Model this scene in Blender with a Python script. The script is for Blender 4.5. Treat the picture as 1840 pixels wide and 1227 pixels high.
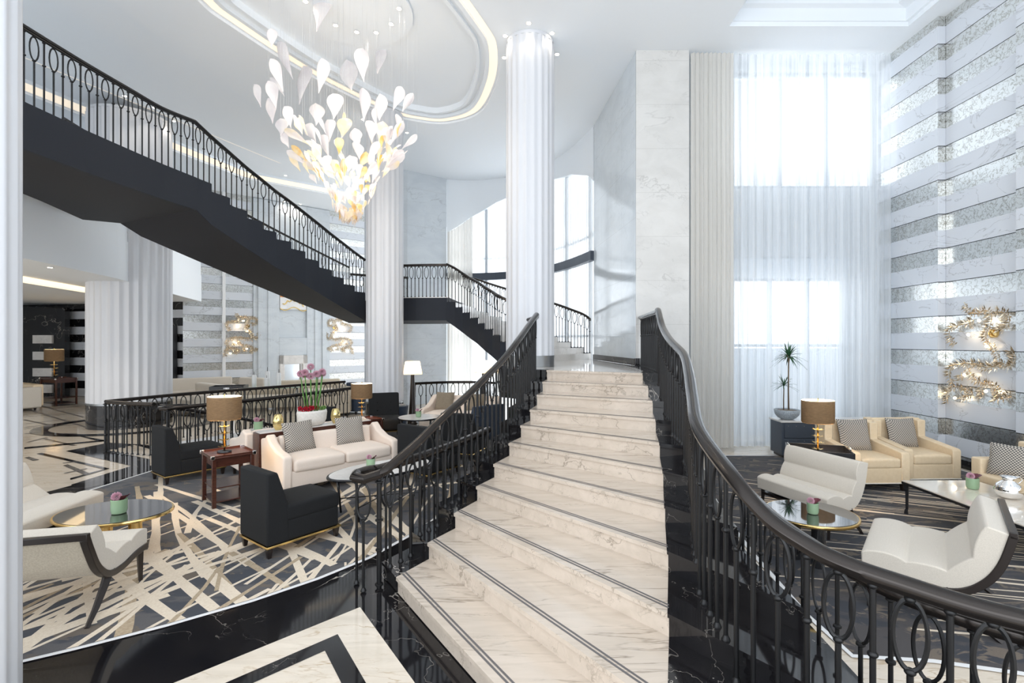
import bpy, bmesh, math, random
from mathutils import Vector, Matrix
for o in list(bpy.data.objects): bpy.data.objects.remove(o)
S = bpy.context.scene
COL = S.collection
PI = math.pi
# ------------------------------------------------------------------ camera
EYE = 2.05; FPX = 900.0; CX = 950.0; CY = 613.5
cd = bpy.data.cameras.new('camera'); cam = bpy.data.objects.new('camera', cd); COL.objects.link(cam)
cam.location = (0, 0, EYE); cam.rotation_euler = (PI/2, 0, 0)
cd.sensor_width = 36; cd.lens = 36*FPX/1840; cd.shift_x = -(CX-920)/1840; cd.clip_start = .05; cd.clip_end = 200
S.camera = cam
# ------------------------------------------------------------------ world, view
w = bpy.data.worlds.new('world'); S.world = w; w.use_nodes = True
bg = w.node_tree.nodes['Background']; bg.inputs[0].default_value = (.90, .95, 1, 1); bg.inputs[1].default_value = 1.6
S.view_settings.view_transform = 'Standard'; S.view_settings.look = 'None'
S.view_settings.exposure = .44; S.view_settings.gamma = 1; S.view_settings.use_curve_mapping = False
def area(name, loc, rot, sx, sy, e, color=(1,1,1)):
    l = bpy.data.lights.new(name, 'AREA'); l.shape = 'RECTANGLE'; l.size = sx; l.size_y = sy; l.energy = e; l.color = color
    o = bpy.data.objects.new(name, l); COL.objects.link(o); o.location = loc; o.rotation_euler = rot; return o
# daylight standing outside the right and arched windows
area('daylight_window_right', (5.2, 10.6, 3.9), (PI/2, 0, 0), 4.2, 7.2, 55, (.86,.93,1)).rotation_euler = (-PI/2, 0, 0)
area('daylight_window_back', (-.6, 18.6, 2.6), (-PI/2-.6, 0, 0), 6, 6, 300, (.86,.93,1))
area('added_ceiling_fill', (-3, -1.6, 3.2), (PI/2+.75, 0, 0), 15, 5, 400, (.88,.94,1))  # added fill, unseen behind the camera, tilted up to brighten the ceiling
# ------------------------------------------------------------------ coordinates
def F(px, py, z=0.0):
    d = (EYE-z)*FPX/(py-CY); return Vector(((px-CX)/FPX*d, d, z))
def XZ(px, py, d): return Vector(((px-CX)/FPX*d, d, EYE-(py-CY)/FPX*d))
# ------------------------------------------------------------------ mesh building
class MB:
    def __init__(s): s.v = []; s.f = []; s.m = []
    def add(s, vs, fs, mi=0):
        b = len(s.v); s.v += [tuple(v) for v in vs]
        for f in fs: s.f.append([i+b for i in f]); s.m.append(mi)
        return s
    def box(s, c, h, rz=0, mi=0):
        cx, cy, cz = c; co, si = math.cos(rz), math.sin(rz); vs = []
        for z in (-1, 1):
            for x, y in ((-1,-1),(1,-1),(1,1),(-1,1)):
                X, Y = x*h[0], y*h[1]; vs.append((cx+X*co-Y*si, cy+X*si+Y*co, cz+z*h[2]))
        return s.add(vs, [(3,2,1,0),(4,5,6,7),(0,1,5,4),(1,2,6,5),(2,3,7,6),(3,0,4,7)], mi)
    def b2(s, a, b, mi=0):
        return s.box([(a[i]+b[i])/2 for i in range(3)], [abs(b[i]-a[i])/2 for i in range(3)], 0, mi)
    def prism(s, poly, z0, z1, mi=0, mtop=None):
        n = len(poly)
        A = sum(poly[i][0]*poly[(i+1)%n][1]-poly[(i+1)%n][0]*poly[i][1] for i in range(n))
        if A < 0: poly = poly[::-1]
        f0 = z0 if callable(z0) else (lambda i: z0)
        vs = [(p[0], p[1], z0) for p in poly]+[(p[0], p[1], z1) for p in poly]
        s.add(vs, [list(range(n))[::-1]]+[(i, (i+1) % n, (i+1) % n+n, i+n) for i in range(n)], mi)
        b = len(s.v)-2*n; s.f.append([b+n+i for i in range(n)]); s.m.append(mi if mtop is None else mtop); return s
    def extr(s, prof, y0, y1, mi=0):          # closed profile of (x,z), extruded along y
        n = len(prof)
        A = sum(prof[i][0]*prof[(i+1)%n][1]-prof[(i+1)%n][0]*prof[i][1] for i in range(n))
        if A > 0: prof = prof[::-1]
        vs = [(p[0], y0, p[1]) for p in prof]+[(p[0], y1, p[1]) for p in prof]
        return s.add(vs, [list(range(n))[::-1], [n+i for i in range(n)]]+[(i, (i+1) % n, (i+1) % n+n, i+n) for i in range(n)], mi)
    def lathe(s, prof, c=(0,0,0), n=24, mi=0, sx=1, sy=1, flute=None, capb=True, capt=True):
        vs = []
        for r, z in prof:
            for i in range(n):
                a = 2*PI*i/n; rr = r*(flute(a) if flute else 1)
                vs.append((c[0]+rr*math.cos(a)*sx, c[1]+rr*math.sin(a)*sy, c[2]+z))
        fs = []
        for j in range(len(prof)-1):
            for i in range(n):
                fs.append((j*n+i, j*n+(i+1) % n, (j+1)*n+(i+1) % n, (j+1)*n+i))
        if capb: fs.append(list(range(n))[::-1])
        if capt: fs.append([(len(prof)-1)*n+i for i in range(n)])
        return s.add(vs, fs, mi)
    def tube(s, pts, r, n=8, mi=0, closed=False):
        pts = [Vector(p) for p in pts]; N = len(pts)
        rs = r if isinstance(r, (list, tuple)) else [r]*N
        vs = []; prev = None
        for i, p in enumerate(pts):
            if closed: t = pts[(i+1) % N]-pts[i-1]
            else: t = pts[min(i+1, N-1)]-pts[max(i-1, 0)]
            t.normalize()
            if prev is None:
                a = Vector((0,0,1)) if abs(t.z) < .9 else Vector((1,0,0)); u = a.cross(t).normalized()
            else: u = (prev-t*prev.dot(t)).normalized()
            prev = u; v = t.cross(u)
            for k in range(n):
                a = 2*PI*k/n; vs.append(p+(u*math.cos(a)+v*math.sin(a))*rs[i])
        fs = []
        for i in range(N if closed else N-1):
            j = (i+1) % N
            for k in range(n): fs.append((i*n+k, i*n+(k+1) % n, j*n+(k+1) % n, j*n+k))
        if not closed: fs += [list(range(n))[::-1], [(N-1)*n+k for k in range(n)]]
        return s.add(vs, fs, mi)
    def sweep(s, pts, prof, mi=0, closed=False):   # prof (side, up), sheared upright
        N = len(pts); n = len(prof); vs = []
        for i, p in enumerate(pts):
            a = pts[(i-1) % N] if (closed or i > 0) else p; b = pts[(i+1) % N] if (closed or i < N-1) else p
            dx, dy = b[0]-a[0], b[1]-a[1]; L = math.hypot(dx, dy) or 1; sx, sy = dy/L, -dx/L
            for q in prof: vs.append((p[0]+sx*q[0], p[1]+sy*q[0], p[2]+q[1]))
        fs = []
        for i in range(N if closed else N-1):
            j = (i+1) % N
            for k in range(n): fs.append((i*n+k, i*n+(k+1) % n, j*n+(k+1) % n, j*n+k))
        if not closed: fs += [list(range(n))[::-1], [(N-1)*n+k for k in range(n)]]
        return s.add(vs, fs, mi)
    def rbox(s, c, h, r, mi=0, rot=None, puff=0, pax=2, taper=None):
        r = min(r, min(h)*.98); ks = [0, .3, .6, 1]
        def ax(H): return [-H]+[-H+r*k for k in ks[1:]]+[-H+r+(2*H-2*r)*t for t in (.25,.5,.75)]+[H-r*k for k in ks[:0:-1]]+[H]
        A = [ax(h[0]), ax(h[1]), ax(h[2])]; c = Vector(c)
        def P(q):
            e = [max(-(h[i]-r), min(h[i]-r, q[i])) for i in range(3)]; d = Vector([q[i]-e[i] for i in range(3)])
            if d.length > 1e-9: d = d.normalized()*r
            p = Vector(e)+d
            if puff:
                o = [i for i in range(3) if i != pax]; wgt = 1
                for i in o: wgt *= max(0, 1-(p[i]/h[i])**2)
                p[pax] += puff*wgt**.6*(1 if p[pax] > 0 else -1)*abs(p[pax]/h[pax])
            if taper: p = taper(p)
            if rot is not None: p = rot @ p
            return p+c
        for a in range(3):
            b_, c_ = (a+1) % 3, (a+2) % 3; B, Cc = A[b_], A[c_]
            for sg in (-1, 1):
                vs = []
                for x in B:
                    for y in Cc:
                        q = [0,0,0]; q[a] = sg*h[a]; q[b_] = x; q[c_] = y; vs.append(P(q))
                n = len(Cc); fs = []
                for i in range(len(B)-1):
                    for j in range(n-1):
                        f = (i*n+j, (i+1)*n+j, (i+1)*n+j+1, i*n+j+1); fs.append(f if sg > 0 else f[::-1])
                s.add(vs, fs, mi)
        return s
    def build(s, name, mats, parent=None, smooth=False, bevel=0, seg=2, loc=None, weld=False):
        me = bpy.data.meshes.new(name); me.from_pydata(s.v, [], s.f)
        if not isinstance(mats, (list, tuple)): mats = [mats]
        for m in mats: me.materials.append(m)
        me.polygons.foreach_set('material_index', s.m)
        if weld:
            b = bmesh.new(); b.from_mesh(me); bmesh.ops.remove_doubles(b, verts=b.verts, dist=1e-5); b.to_mesh(me); b.free()
        if smooth: me.polygons.foreach_set('use_smooth', [True]*len(me.polygons))
        me.update()
        o = bpy.data.objects.new(name, me); COL.objects.link(o)
        if parent: o.parent = parent
        if loc: o.location = loc
        if smooth == 'auto':
            me.set_sharp_from_angle(angle=math.radians(35))
        if bevel:
            md = o.modifiers.new('bevel', 'BEVEL'); md.width = bevel; md.segments = seg; md.limit_method = 'ANGLE'; md.angle_limit = math.radians(35)
            me.polygons.foreach_set('use_smooth', [True]*len(me.polygons)); me.set_sharp_from_angle(angle=math.radians(50))
        return o
def tag(o, label, cat, group=None, kind=None):
    o['label'] = label; o['category'] = cat
    if group: o['group'] = group
    if kind: o['kind'] = kind
    return o
def thing(name, label, cat, loc=(0,0,0), rz=0, group=None):
    o = bpy.data.objects.new(name, None); COL.objects.link(o); o.location = loc; o.rotation_euler = (0,0,rz); o.empty_display_size = .1
    return tag(o, label, cat, group)
def struct(o, label=None):
    o['kind'] = 'structure'
    if label: o['label'] = label; 
    return o
def dup(root, label, loc=None, rz=None, scale=None, group=None):
    r = root.copy(); COL.objects.link(r); r['label'] = label
    if loc is not None: r.location = loc
    if rz is not None: r.rotation_euler = (0,0,rz)
    if scale is not None: r.scale = scale
    if group: r['group'] = group
    for ch in root.children:
        c = ch.copy(); COL.objects.link(c); c.parent = r
        for g in ch.children:
            d = g.copy(); COL.objects.link(d); d.parent = c
    return r
def ang(x, y): return math.atan2(y, x)
def spline(P, n=8, closed=False):
    P = [Vector(p) for p in P]; N = len(P); out = []
    for i in range(N if closed else N-1):
        if closed: a, b, c, d = P[i-1], P[i], P[(i+1) % N], P[(i+2) % N]
        else: a, b, c, d = P[max(i-1,0)], P[i], P[i+1], P[min(i+2,N-1)]
        for k in range(n):
            t = k/n; out.append(.5*((2*b)+(c-a)*t+(2*a-5*b+4*c-d)*t*t+(3*b-a-3*c+d)*t**3))
    if not closed: out.append(P[-1])
    return out
# ------------------------------------------------------------------ materials
def nodes(name):
    m = bpy.data.materials.new(name); m.use_nodes = True; nt = m.node_tree; return m, nt, nt.nodes['Principled BSDF']
def col(c): return (c[0], c[1], c[2], 1)
def mat(name, c, rough=.5, metal=0, **k):
    m, nt, p = nodes(name); p.inputs['Base Color'].default_value = col(c); p.inputs['Roughness'].default_value = rough; p.inputs['Metallic'].default_value = metal
    for a, b in k.items():
        p.inputs[a.replace('_', ' ')].default_value = b
    return m
def N(nt, t, **k):
    n = nt.nodes.new(t)
    for a, b in k.items():
        if a.startswith('i_'): 
            key = a[2:]; key = int(key) if key.isdigit() else key.replace('_', ' ')
            n.inputs[key].default_value = b
        else: setattr(n, a, b)
    return n
def math_(nt, op, a, b=None, c=None):
    n = nt.nodes.new('ShaderNodeMath'); n.operation = op
    for i, x in enumerate((a, b, c)):
        if x is None: continue
        if isinstance(x, (int, float)): n.inputs[i].default_value = x
        else: nt.links.new(x, n.inputs[i])
    return n.outputs[0]
def pos(nt, scale=(1,1,1), rot=(0,0,0)):
    g = N(nt, 'ShaderNodeTexCoord'); mp = N(nt, 'ShaderNodeMapping'); mp.inputs['Scale'].default_value = scale; mp.inputs['Rotation'].default_value = rot
    nt.links.new(g.outputs['Object'], mp.inputs[0]); return mp.outputs[0]
def noise(nt, vec, scale, detail=4, rough=.55, dist=0):
    n = N(nt, 'ShaderNodeTexNoise'); n.inputs['Scale'].default_value = scale; n.inputs['Detail'].default_value = detail; n.inputs['Roughness'].default_value = rough; n.inputs['Distortion'].default_value = dist
    nt.links.new(vec, n.inputs['Vector']); return n.outputs[0]
def mixc(nt, fac, a, b):
    n = N(nt, 'ShaderNodeMix', data_type='RGBA')
    if isinstance(fac, (int, float)): n.inputs[0].default_value = fac
    else: nt.links.new(fac, n.inputs[0])
    for i, x in ((6, a), (7, b)):
        if isinstance(x, tuple): n.inputs[i].default_value = col(x)
        else: nt.links.new(x, n.inputs[i])
    return n.outputs[2]
def smooth_(nt, v, a, b, lo=0, hi=1):
    n = N(nt, 'ShaderNodeMapRange'); n.inputs[1].default_value = a; n.inputs[2].default_value = b; n.inputs[3].default_value = lo; n.inputs[4].default_value = hi
    nt.links.new(v, n.inputs[0]); return n.outputs[0]
def vein(nt, vec, scale, width, dist=1.2, detail=5):
    f = noise(nt, vec, scale, detail, .55, dist); d = math_(nt, 'ABSOLUTE', math_(nt, 'SUBTRACT', f, .5)); return smooth_(nt, d, width, 0)
def marble(name, base, cloud, veinc, rough=.15, sc=1.0, stretch=(1,1,1), rot=(0,0,0), w=.012, vs=.8, joints=None, coat=0, dist=.45):
    m, nt, p = nodes(name); v = pos(nt, stretch, rot)
    c = mixc(nt, smooth_(nt, noise(nt, v, 1.6*sc, 6, .6, .6), .35, .7), base, cloud)
    a = math_(nt, 'MULTIPLY', vein(nt, v, 1.1*sc, w, dist), smooth_(nt, noise(nt, v, .9*sc, 2), .42, .62))
    b = math_(nt, 'MULTIPLY', vein(nt, v, 3.1*sc, w*.8, dist*.7), smooth_(nt, noise(nt, v, 1.7*sc, 2), .5, .7))
    k = math_(nt, 'MULTIPLY', math_(nt, 'MAXIMUM', a, b), vs)
    c = mixc(nt, k, c, veinc)
    if joints:
        g = N(nt, 'ShaderNodeTexCoord'); sp = N(nt, 'ShaderNodeSeparateXYZ'); nt.links.new(g.outputs['Object'], sp.inputs[0])
        jm = None
        for i, per, off in joints:
            f = math_(nt, 'FRACT', math_(nt, 'DIVIDE', math_(nt, 'ADD', sp.outputs[i], off), per))
            q = math_(nt, 'LESS_THAN', f, .006/per); jm = q if jm is None else math_(nt, 'MAXIMUM', jm, q)
        c = mixc(nt, math_(nt, 'MULTIPLY', jm, .45), c, (.35,.34,.32))
    nt.links.new(c, p.inputs['Base Color']); p.inputs['Roughness'].default_value = rough; p.inputs['Coat Weight'].default_value = coat
    return m
def fabric(name, c, c2, scale=120, rough=.9, bump=.25, sheen=.2, stretch=(1,1,1)):
    m, nt, p = nodes(name); v = pos(nt, stretch); n = noise(nt, v, scale, 2, .6)
    nt.links.new(mixc(nt, smooth_(nt, n, .35, .65), c, c2), p.inputs['Base Color']); p.inputs['Roughness'].default_value = rough
    p.inputs['Sheen Weight'].default_value = sheen
    b = N(nt, 'ShaderNodeBump'); b.inputs['Strength'].default_value = bump; b.inputs['Distance'].default_value = .004; nt.links.new(n, b.inputs['Height']); nt.links.new(b.outputs[0], p.inputs['Normal'])
    return m
M = {}
M['paint'] = mat('white_ceiling_paint', (.86,.90,.94), .7)
M['plaster'] = mat('white_column_plaster', (.65,.66,.69), .4)
M['white'] = mat('white_lacquer', (.85,.85,.85), .35)
M['stepmarble'] = marble('warm_white_stair_marble', (.66,.565,.475), (.57,.485,.40), (.26,.21,.16), .13, .9, (1,7,5), (0,.5,.35), .022, .75, dist=.2)
M['landmarble'] = marble('landing_marble', (.84,.81,.78), (.76,.73,.69), (.42,.38,.34), .07, 1.6, (1,1,1), (0,0,.3), .012, .5)
M['floormarble'] = marble('cream_floor_marble', (.80,.71,.60), (.66,.58,.48), (.42,.28,.14), .09, 1.1, (1,5,1), (0,0,.9), .014, .7)
M['black'] = marble('black_marble', (.008,.008,.010), (.018,.016,.016), (.75,.68,.6), .06, .8, (1,1,1), (.2,.1,.4), .0035, .85)
M['greymarble'] = marble('grey_inlay_marble', (.20,.18,.16), (.12,.11,.10), (.4,.38,.34), .12, 2.5)
M['wallmarble'] = marble('pale_grey_wall_marble', (.66,.70,.73), (.58,.62,.66), (.36,.38,.40), .16, .8, (1,1,2), (0,.5,0), .012, .45, joints=[(2, 1.22, .3)])
M['piermarble'] = marble('pier_marble', (.66,.65,.63), (.58,.57,.55), (.36,.35,.34), .18, .9, (1,1,1.6), (0,.6,0), .012, .5, joints=[(2, .83, .12)])
M['polished'] = marble('polished_wall_marble', (.70,.75,.79), (.62,.67,.71), (.40,.43,.46), .10, .8, (1,1,2), (0,.5,0), .01, .35, joints=[(2, 1.1, .0), (1, .8, 0)])
M['groove'] = mat('dark_groove_strip', (.13,.12,.12), .4)
M['iron'] = mat('black_iron', (.012,.012,.013), .38, .35)
M['railtop'] = mat('bronzed_handrail', (.040,.034,.031), .17, .7)
M['stringer'] = mat('charcoal_stair_cladding', (.017,.021,.030), .6, .0, Specular_IOR_Level=.22)
M['soffit'] = mat('charcoal_stair_soffit', (.022,.023,.028), .6, .0, Specular_IOR_Level=.22)
M['brass'] = mat('polished_brass', (.80,.56,.22), .18, 1)
M['chrome'] = mat('polished_silver', (.88,.88,.88), .06, 1)
M['blackfab'] = fabric('black_upholstery', (.0045,.005,.006), (.008,.0085,.010), 220, .9, .10, 0)
M['navyfab'] = fabric('navy_upholstery', (.02,.035,.06), (.03,.05,.09), 200)
M['pinkfab'] = fabric('blush_cream_upholstery', (.82,.69,.59), (.87,.75,.65), 150, .85, .12)
M['creamfab'] = fabric('cream_woven_upholstery', (.60,.545,.47), (.67,.61,.53), 170, .9, .35)
M['backfab'] = fabric('sand_woven_upholstery', (.50,.43,.33), (.60,.53,.42), 90, .9, .5)
M['leather'] = fabric('butter_leather', (.76,.60,.40), (.80,.64,.44), 25, .42, .06, 0)
M['wood'] = fabric('mahogany_wood', (.045,.013,.008), (.075,.022,.013), 9, .25, .02, 0, (1,1,12))
M['darkwood'] = mat('espresso_wood', (.020,.014,.012), .3)
M['blacklac'] = mat('black_lacquer', (.012,.012,.014), .25)
M['slate'] = mat('slate_blue_leather', (.06,.075,.10), .45)
M['brown'] = fabric('taupe_velvet', (.20,.16,.11), (.28,.23,.17), 90)
M['tabletop'] = marble('white_table_marble', (.80,.77,.74), (.72,.69,.66), (.5,.48,.45), .1, 3)
M['mirrorblack'] = mat('black_mirror_glass', (.02,.02,.022), .03, 0, Specular_IOR_Level=1.0, Coat_Weight=1.0)
M['creamglass'] = mat('cream_glass_top', (.78,.70,.60), .06, 0, Coat_Weight=.6)
M['concrete'] = fabric('white_rough_ceramic', (.72,.69,.64), (.80,.77,.72), 30, .8, .3, 0)
M['granite'] = fabric('grey_granite', (.25,.29,.33), (.45,.49,.53), 60, .6, .2, 0)
M['orange'] = mat('orange_painted_panel', (.75,.33,.10), .5)
M['stem'] = mat('green_flower_stem', (.10,.26,.05), .5)
M['leaf'] = mat('green_leaf', (.03,.10,.04), .45)
M['succ'] = mat('succulent_green', (.20,.36,.10), .5)
M['petal'] = mat('mauve_petal', (.66,.40,.48), .7)
M['redpetal'] = mat('crimson_petal', (.45,.01,.03), .35)
M['plum'] = mat('plum_leaf', (.12,.015,.03), .4)
M['bark'] = mat('brown_bark', (.16,.12,.08), .8)
M['greencup'] = mat('frosted_green_glass', (.42,.60,.38), .15, 0, Transmission_Weight=.35)
M['clear'] = mat('clear_glass', (.95,.97,.97), .02, 0, Transmission_Weight=1.0)
M['goldglass'] = mat('gold_mercury_glass', (.78,.62,.28), .12, .75)
M['steel'] = mat('brushed_metal_ring', (.35,.36,.37), .3, 1)
M['dark'] = mat('dark_room_panel', (.012,.012,.014), .3)
def emit(name, c, e):
    m, nt, p = nodes(name); p.inputs['Base Color'].default_value = col(c); p.inputs['Emission Color'].default_value = col(c); p.inputs['Emission Strength'].default_value = e; return m
M['bulb'] = emit('warm_glowing_bulb', (1,.80,.50), 12)
M['cove'] = emit('warm_cove_strip', (1,.78,.50), 1.1)
M['coveglow'] = emit('cove_band_painted_glow', (1,.86,.68), .42)  # low emission paints in the cove light falling on the sloped band
M['leafbrass'] = mat('pale_gilded_leaf', (.66,.56,.42), .25, .95)
M['wire'] = mat('fine_hanging_wire', (.6,.62,.64), .5)
M['spot'] = emit('downlight_lens', (1,.90,.72), 14)
def shade_mat(name, c, tr):
    m = bpy.data.materials.new(name); m.use_nodes = True; nt = m.node_tree; p = nt.nodes['Principled BSDF']; out = nt.nodes['Material Output']
    v = pos(nt, (1,1,14)); n = noise(nt, v, 22, 4, .7); cc = mixc(nt, smooth_(nt, n, .3, .7), c, tuple(x*.5 for x in c))
    nt.links.new(cc, p.inputs['Base Color']); p.inputs['Roughness'].default_value = .8
    t = N(nt, 'ShaderNodeBsdfTranslucent'); nt.links.new(cc, t.inputs[0]); mx = N(nt, 'ShaderNodeMixShader'); mx.inputs[0].default_value = tr
    nt.links.new(p.outputs[0], mx.inputs[1]); nt.links.new(t.outputs[0], mx.inputs[2]); nt.links.new(mx.outputs[0], out.inputs[0]); return m
M['shade'] = shade_mat('brown_linen_shade', (.56,.39,.23), .62)
M['creamshade'] = shade_mat('cream_linen_shade', (.95,.85,.70), .6)
M['shadein'] = mat('white_shade_lining', (.9,.85,.75), .8)
def sheer(name, c, transp, transl):
    m = bpy.data.materials.new(name); m.use_nodes = True; nt = m.node_tree; out = nt.nodes['Material Output']; nt.nodes.remove(nt.nodes['Principled BSDF'])
    d = N(nt, 'ShaderNodeBsdfDiffuse'); d.inputs[0].default_value = col(c); t = N(nt, 'ShaderNodeBsdfTranslucent'); t.inputs[0].default_value = col(c); tr = N(nt, 'ShaderNodeBsdfTransparent')
    a = N(nt, 'ShaderNodeMixShader'); a.inputs[0].default_value = transl; b = N(nt, 'ShaderNodeMixShader'); b.inputs[0].default_value = transp
    nt.links.new(d.outputs[0], a.inputs[1]); nt.links.new(t.outputs[0], a.inputs[2]); nt.links.new(a.outputs[0], b.inputs[1]); nt.links.new(tr.outputs[0], b.inputs[2]); nt.links.new(b.outputs[0], out.inputs[0]); return m
def sheer_folds(name, c, lo, hi, sx):
    m = sheer(name, c, .2, .5); nt = m.node_tree; out = nt.nodes['Material Output']; b = out.inputs[0].links[0].from_node
    v = pos(nt, (sx,sx,.12)); n = noise(nt, v, 1.0, 3, .6); nt.links.new(smooth_(nt, n, .36, .64, lo, hi), b.inputs[0]); return m
M['sheer'] = sheer_folds('white_sheer_voile', (.90,.93,.96), .04, .50, 9)
M['sheer_old'] = sheer('white_sheer_voile', (.93,.95,.97), .20, .5)
M['curtain'] = sheer('cream_lined_curtain', (.80,.78,.74), .04, .35)
def glassleaf(name, c, c2):
    m = bpy.data.materials.new(name); m.use_nodes = True; nt = m.node_tree; out = nt.nodes['Material Output']; p = nt.nodes['Principled BSDF']
    v = pos(nt); cc = mixc(nt, smooth_(nt, noise(nt, v, 5, 3, .6), .4, .6), c, c2); nt.links.new(cc, p.inputs['Base Color'])
    p.inputs['Roughness'].default_value = .12
    t = N(nt, 'ShaderNodeBsdfTranslucent'); nt.links.new(cc, t.inputs[0]); tr = N(nt, 'ShaderNodeBsdfTransparent'); nt.links.new(cc, tr.inputs[0])
    a = N(nt, 'ShaderNodeMixShader'); a.inputs[0].default_value = .62; b = N(nt, 'ShaderNodeMixShader'); b.inputs[0].default_value = .20
    nt.links.new(p.outputs[0], a.inputs[1]); nt.links.new(t.outputs[0], a.inputs[2]); nt.links.new(a.outputs[0], b.inputs[1]); nt.links.new(tr.outputs[0], b.inputs[2]); nt.links.new(b.outputs[0], out.inputs[0])
    bm = N(nt, 'ShaderNodeBump'); bm.inputs['Strength'].default_value = .5; bm.inputs['Distance'].default_value = .02; nt.links.new(noise(nt, v, 30, 3), bm.inputs['Height']); nt.links.new(bm.outputs[0], p.inputs['Normal']); return m
M['leafglass'] = glassleaf('white_blown_glass', (.99,.97,.97), (.94,.91,.92))
M['amberglass'] = glassleaf('amber_blown_glass', (.93,.72,.36), (.98,.90,.70))
M['creamglassleaf'] = glassleaf('champagne_blown_glass', (.98,.90,.72), (.96,.92,.90))
def houndstooth():
    m, nt, p = nodes('grey_houndstooth_weave'); v = pos(nt, (0,1,1)); c = N(nt, 'ShaderNodeTexChecker'); c.inputs['Scale'].default_value = 64
    c.inputs[1].default_value = (.55,.50,.43,1); c.inputs[2].default_value = (.09,.085,.085,1); nt.links.new(v, c.inputs[0]); nt.links.new(c.outputs[0], p.inputs['Base Color']); p.inputs['Roughness'].default_value = .85; return m
M['hound'] = houndstooth()
def banded(name, dark=False, z0=.48, per=.575, frac=.487):
    """horizontal bands: white marble alternating with antiqued mirror (or black marble)"""
    m, nt, p = nodes(name); g = N(nt, 'ShaderNodeTexCoord'); sp = N(nt, 'ShaderNodeSeparateXYZ'); nt.links.new(g.outputs['Object'], sp.inputs[0])
    v = pos(nt)
    fr = math_(nt, 'FRACT', math_(nt, 'DIVIDE', math_(nt, 'SUBTRACT', sp.outputs[2], z0), per)); k = math_(nt, 'LESS_THAN', fr, frac)
    mb = mixc(nt, math_(nt, 'MULTIPLY', vein(nt, pos(nt, (1,1,2), (0,.4,.3)), .8, .008), .6), (.68,.71,.76), (.35,.36,.38))
    if dark: mc = mixc(nt, vein(nt, v, 1.2, .004), (.012,.012,.014), (.5,.48,.45)); met = 0; r2 = .08
    else:
        mc = mixc(nt, vein(nt, v, 13, .045, .5, 3), (.74,.75,.74), (.42,.41,.37)); met = 1; r2 = .22
        edge = math_(nt, 'MULTIPLY', k, math_(nt, 'LESS_THAN', math_(nt, 'ABSOLUTE', math_(nt, 'SUBTRACT', fr, frac)), .02)); mc = mixc(nt, edge, mc, (.05,.05,.05))
    nt.links.new(mixc(nt, k, mb, mc), p.inputs['Base Color']); nt.links.new(math_(nt, 'MULTIPLY', k, met*.9), p.inputs['Metallic'])
    nt.links.new(smooth_(nt, k, 0, 1, .22, r2), p.inputs['Roughness'])
    if not dark:
        b = N(nt, 'ShaderNodeBump'); b.inputs['Distance'].default_value = .006; nt.links.new(math_(nt, 'MULTIPLY', k, .35), b.inputs['Strength']); nt.links.new(noise(nt, v, 14, 3), b.inputs['Height']); nt.links.new(b.outputs[0], p.inputs['Normal'])
    return m
M['banded'] = banded('marble_and_antique_mirror_bands')
M['bandedfar'] = banded('marble_and_antique_mirror_bands_far', z0=.43)
M['bandeddark'] = banded('marble_and_black_bands', True, z0=.30, frac=.5)
def carpet(name, a, b, c, sc=1.2):
    m, nt, p = nodes(name); v = pos(nt, (1,1.8,1), (0,0,.5)); n = noise(nt, v, sc, 5, .65, .5); cc = mixc(nt, smooth_(nt, n, .47, .53), a, b)
    n2 = noise(nt, v, sc*2.1, 4, .6, .9); cc = mixc(nt, smooth_(nt, n2, .57, .60), cc, c)
    f = noise(nt, v, 200, 2); cc = mixc(nt, smooth_(nt, f, .3, .7, 0, .3), cc, (.02,.02,.02)); nt.links.new(cc, p.inputs['Base Color']); p.inputs['Roughness'].default_value = .95; p.inputs['Sheen Weight'].default_value = .1
    return m
M['carpetL'] = carpet('slate_patterned_carpet', (.040,.046,.062), (.10,.095,.10), (.14,.11,.085))
M['carpetR'] = carpet('charcoal_camouflage_carpet', (.028,.032,.045), (.065,.058,.060), (.17,.135,.105), 1.5)
M['stroke'] = fabric('cream_carpet_stroke', (.72,.61,.48), (.80,.70,.57), 60, .95, .2, 0)
M['strokeT'] = fabric('tan_carpet_stroke', (.40,.31,.21), (.50,.40,.28), 60, .95, .2, 0)
M['blind'] = mat('frosted_white_panel', (.72,.80,.88), .6, 0, Transmission_Weight=.0)
# ================================================================== SETTING
CEIL = 7.55; RS = .145; LAND = 11*RS; LAND2 = 22*RS; UP = 34*RS
WELL = [(-6.25,8.75),(-4.45,12.15),(-5.0,13.7),(-7.55,9.65)]
def floor_mesh():
    bm = bmesh.new()
    def loop(P):
        vs = [bm.verts.new((p[0], p[1], 0)) for p in P]
        for i in range(len(vs)): bm.edges.new((vs[i], vs[(i+1) % len(vs)]))
    loop([(-26,-1),(11,-1),(11,24),(-26,24)]); loop(WELL)
    bmesh.ops.triangle_fill(bm, use_beauty=True, use_dissolve=False, edges=bm.edges[:])
    for f in bm.faces[:]:
        c = f.calc_center_median()
        ins = False; n = len(WELL)
        for i in range(n):
            a, b = WELL[i], WELL[(i+1) % n]
            if (a[1] > c.y) != (b[1] > c.y) and c.x < (b[0]-a[0])*(c.y-a[1])/(b[1]-a[1])+a[0]: ins = not ins
        if ins: bm.faces.remove(f)
    for f in bm.faces:
        if f.normal.z < 0: f.normal_flip()
    me = bpy.data.meshes.new('floor'); bm.to_mesh(me); bm.free(); me.materials.append(M['floormarble'])
    o = bpy.data.objects.new('floor', me); COL.objects.link(o); return struct(o)
floor = floor_mesh()
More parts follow.
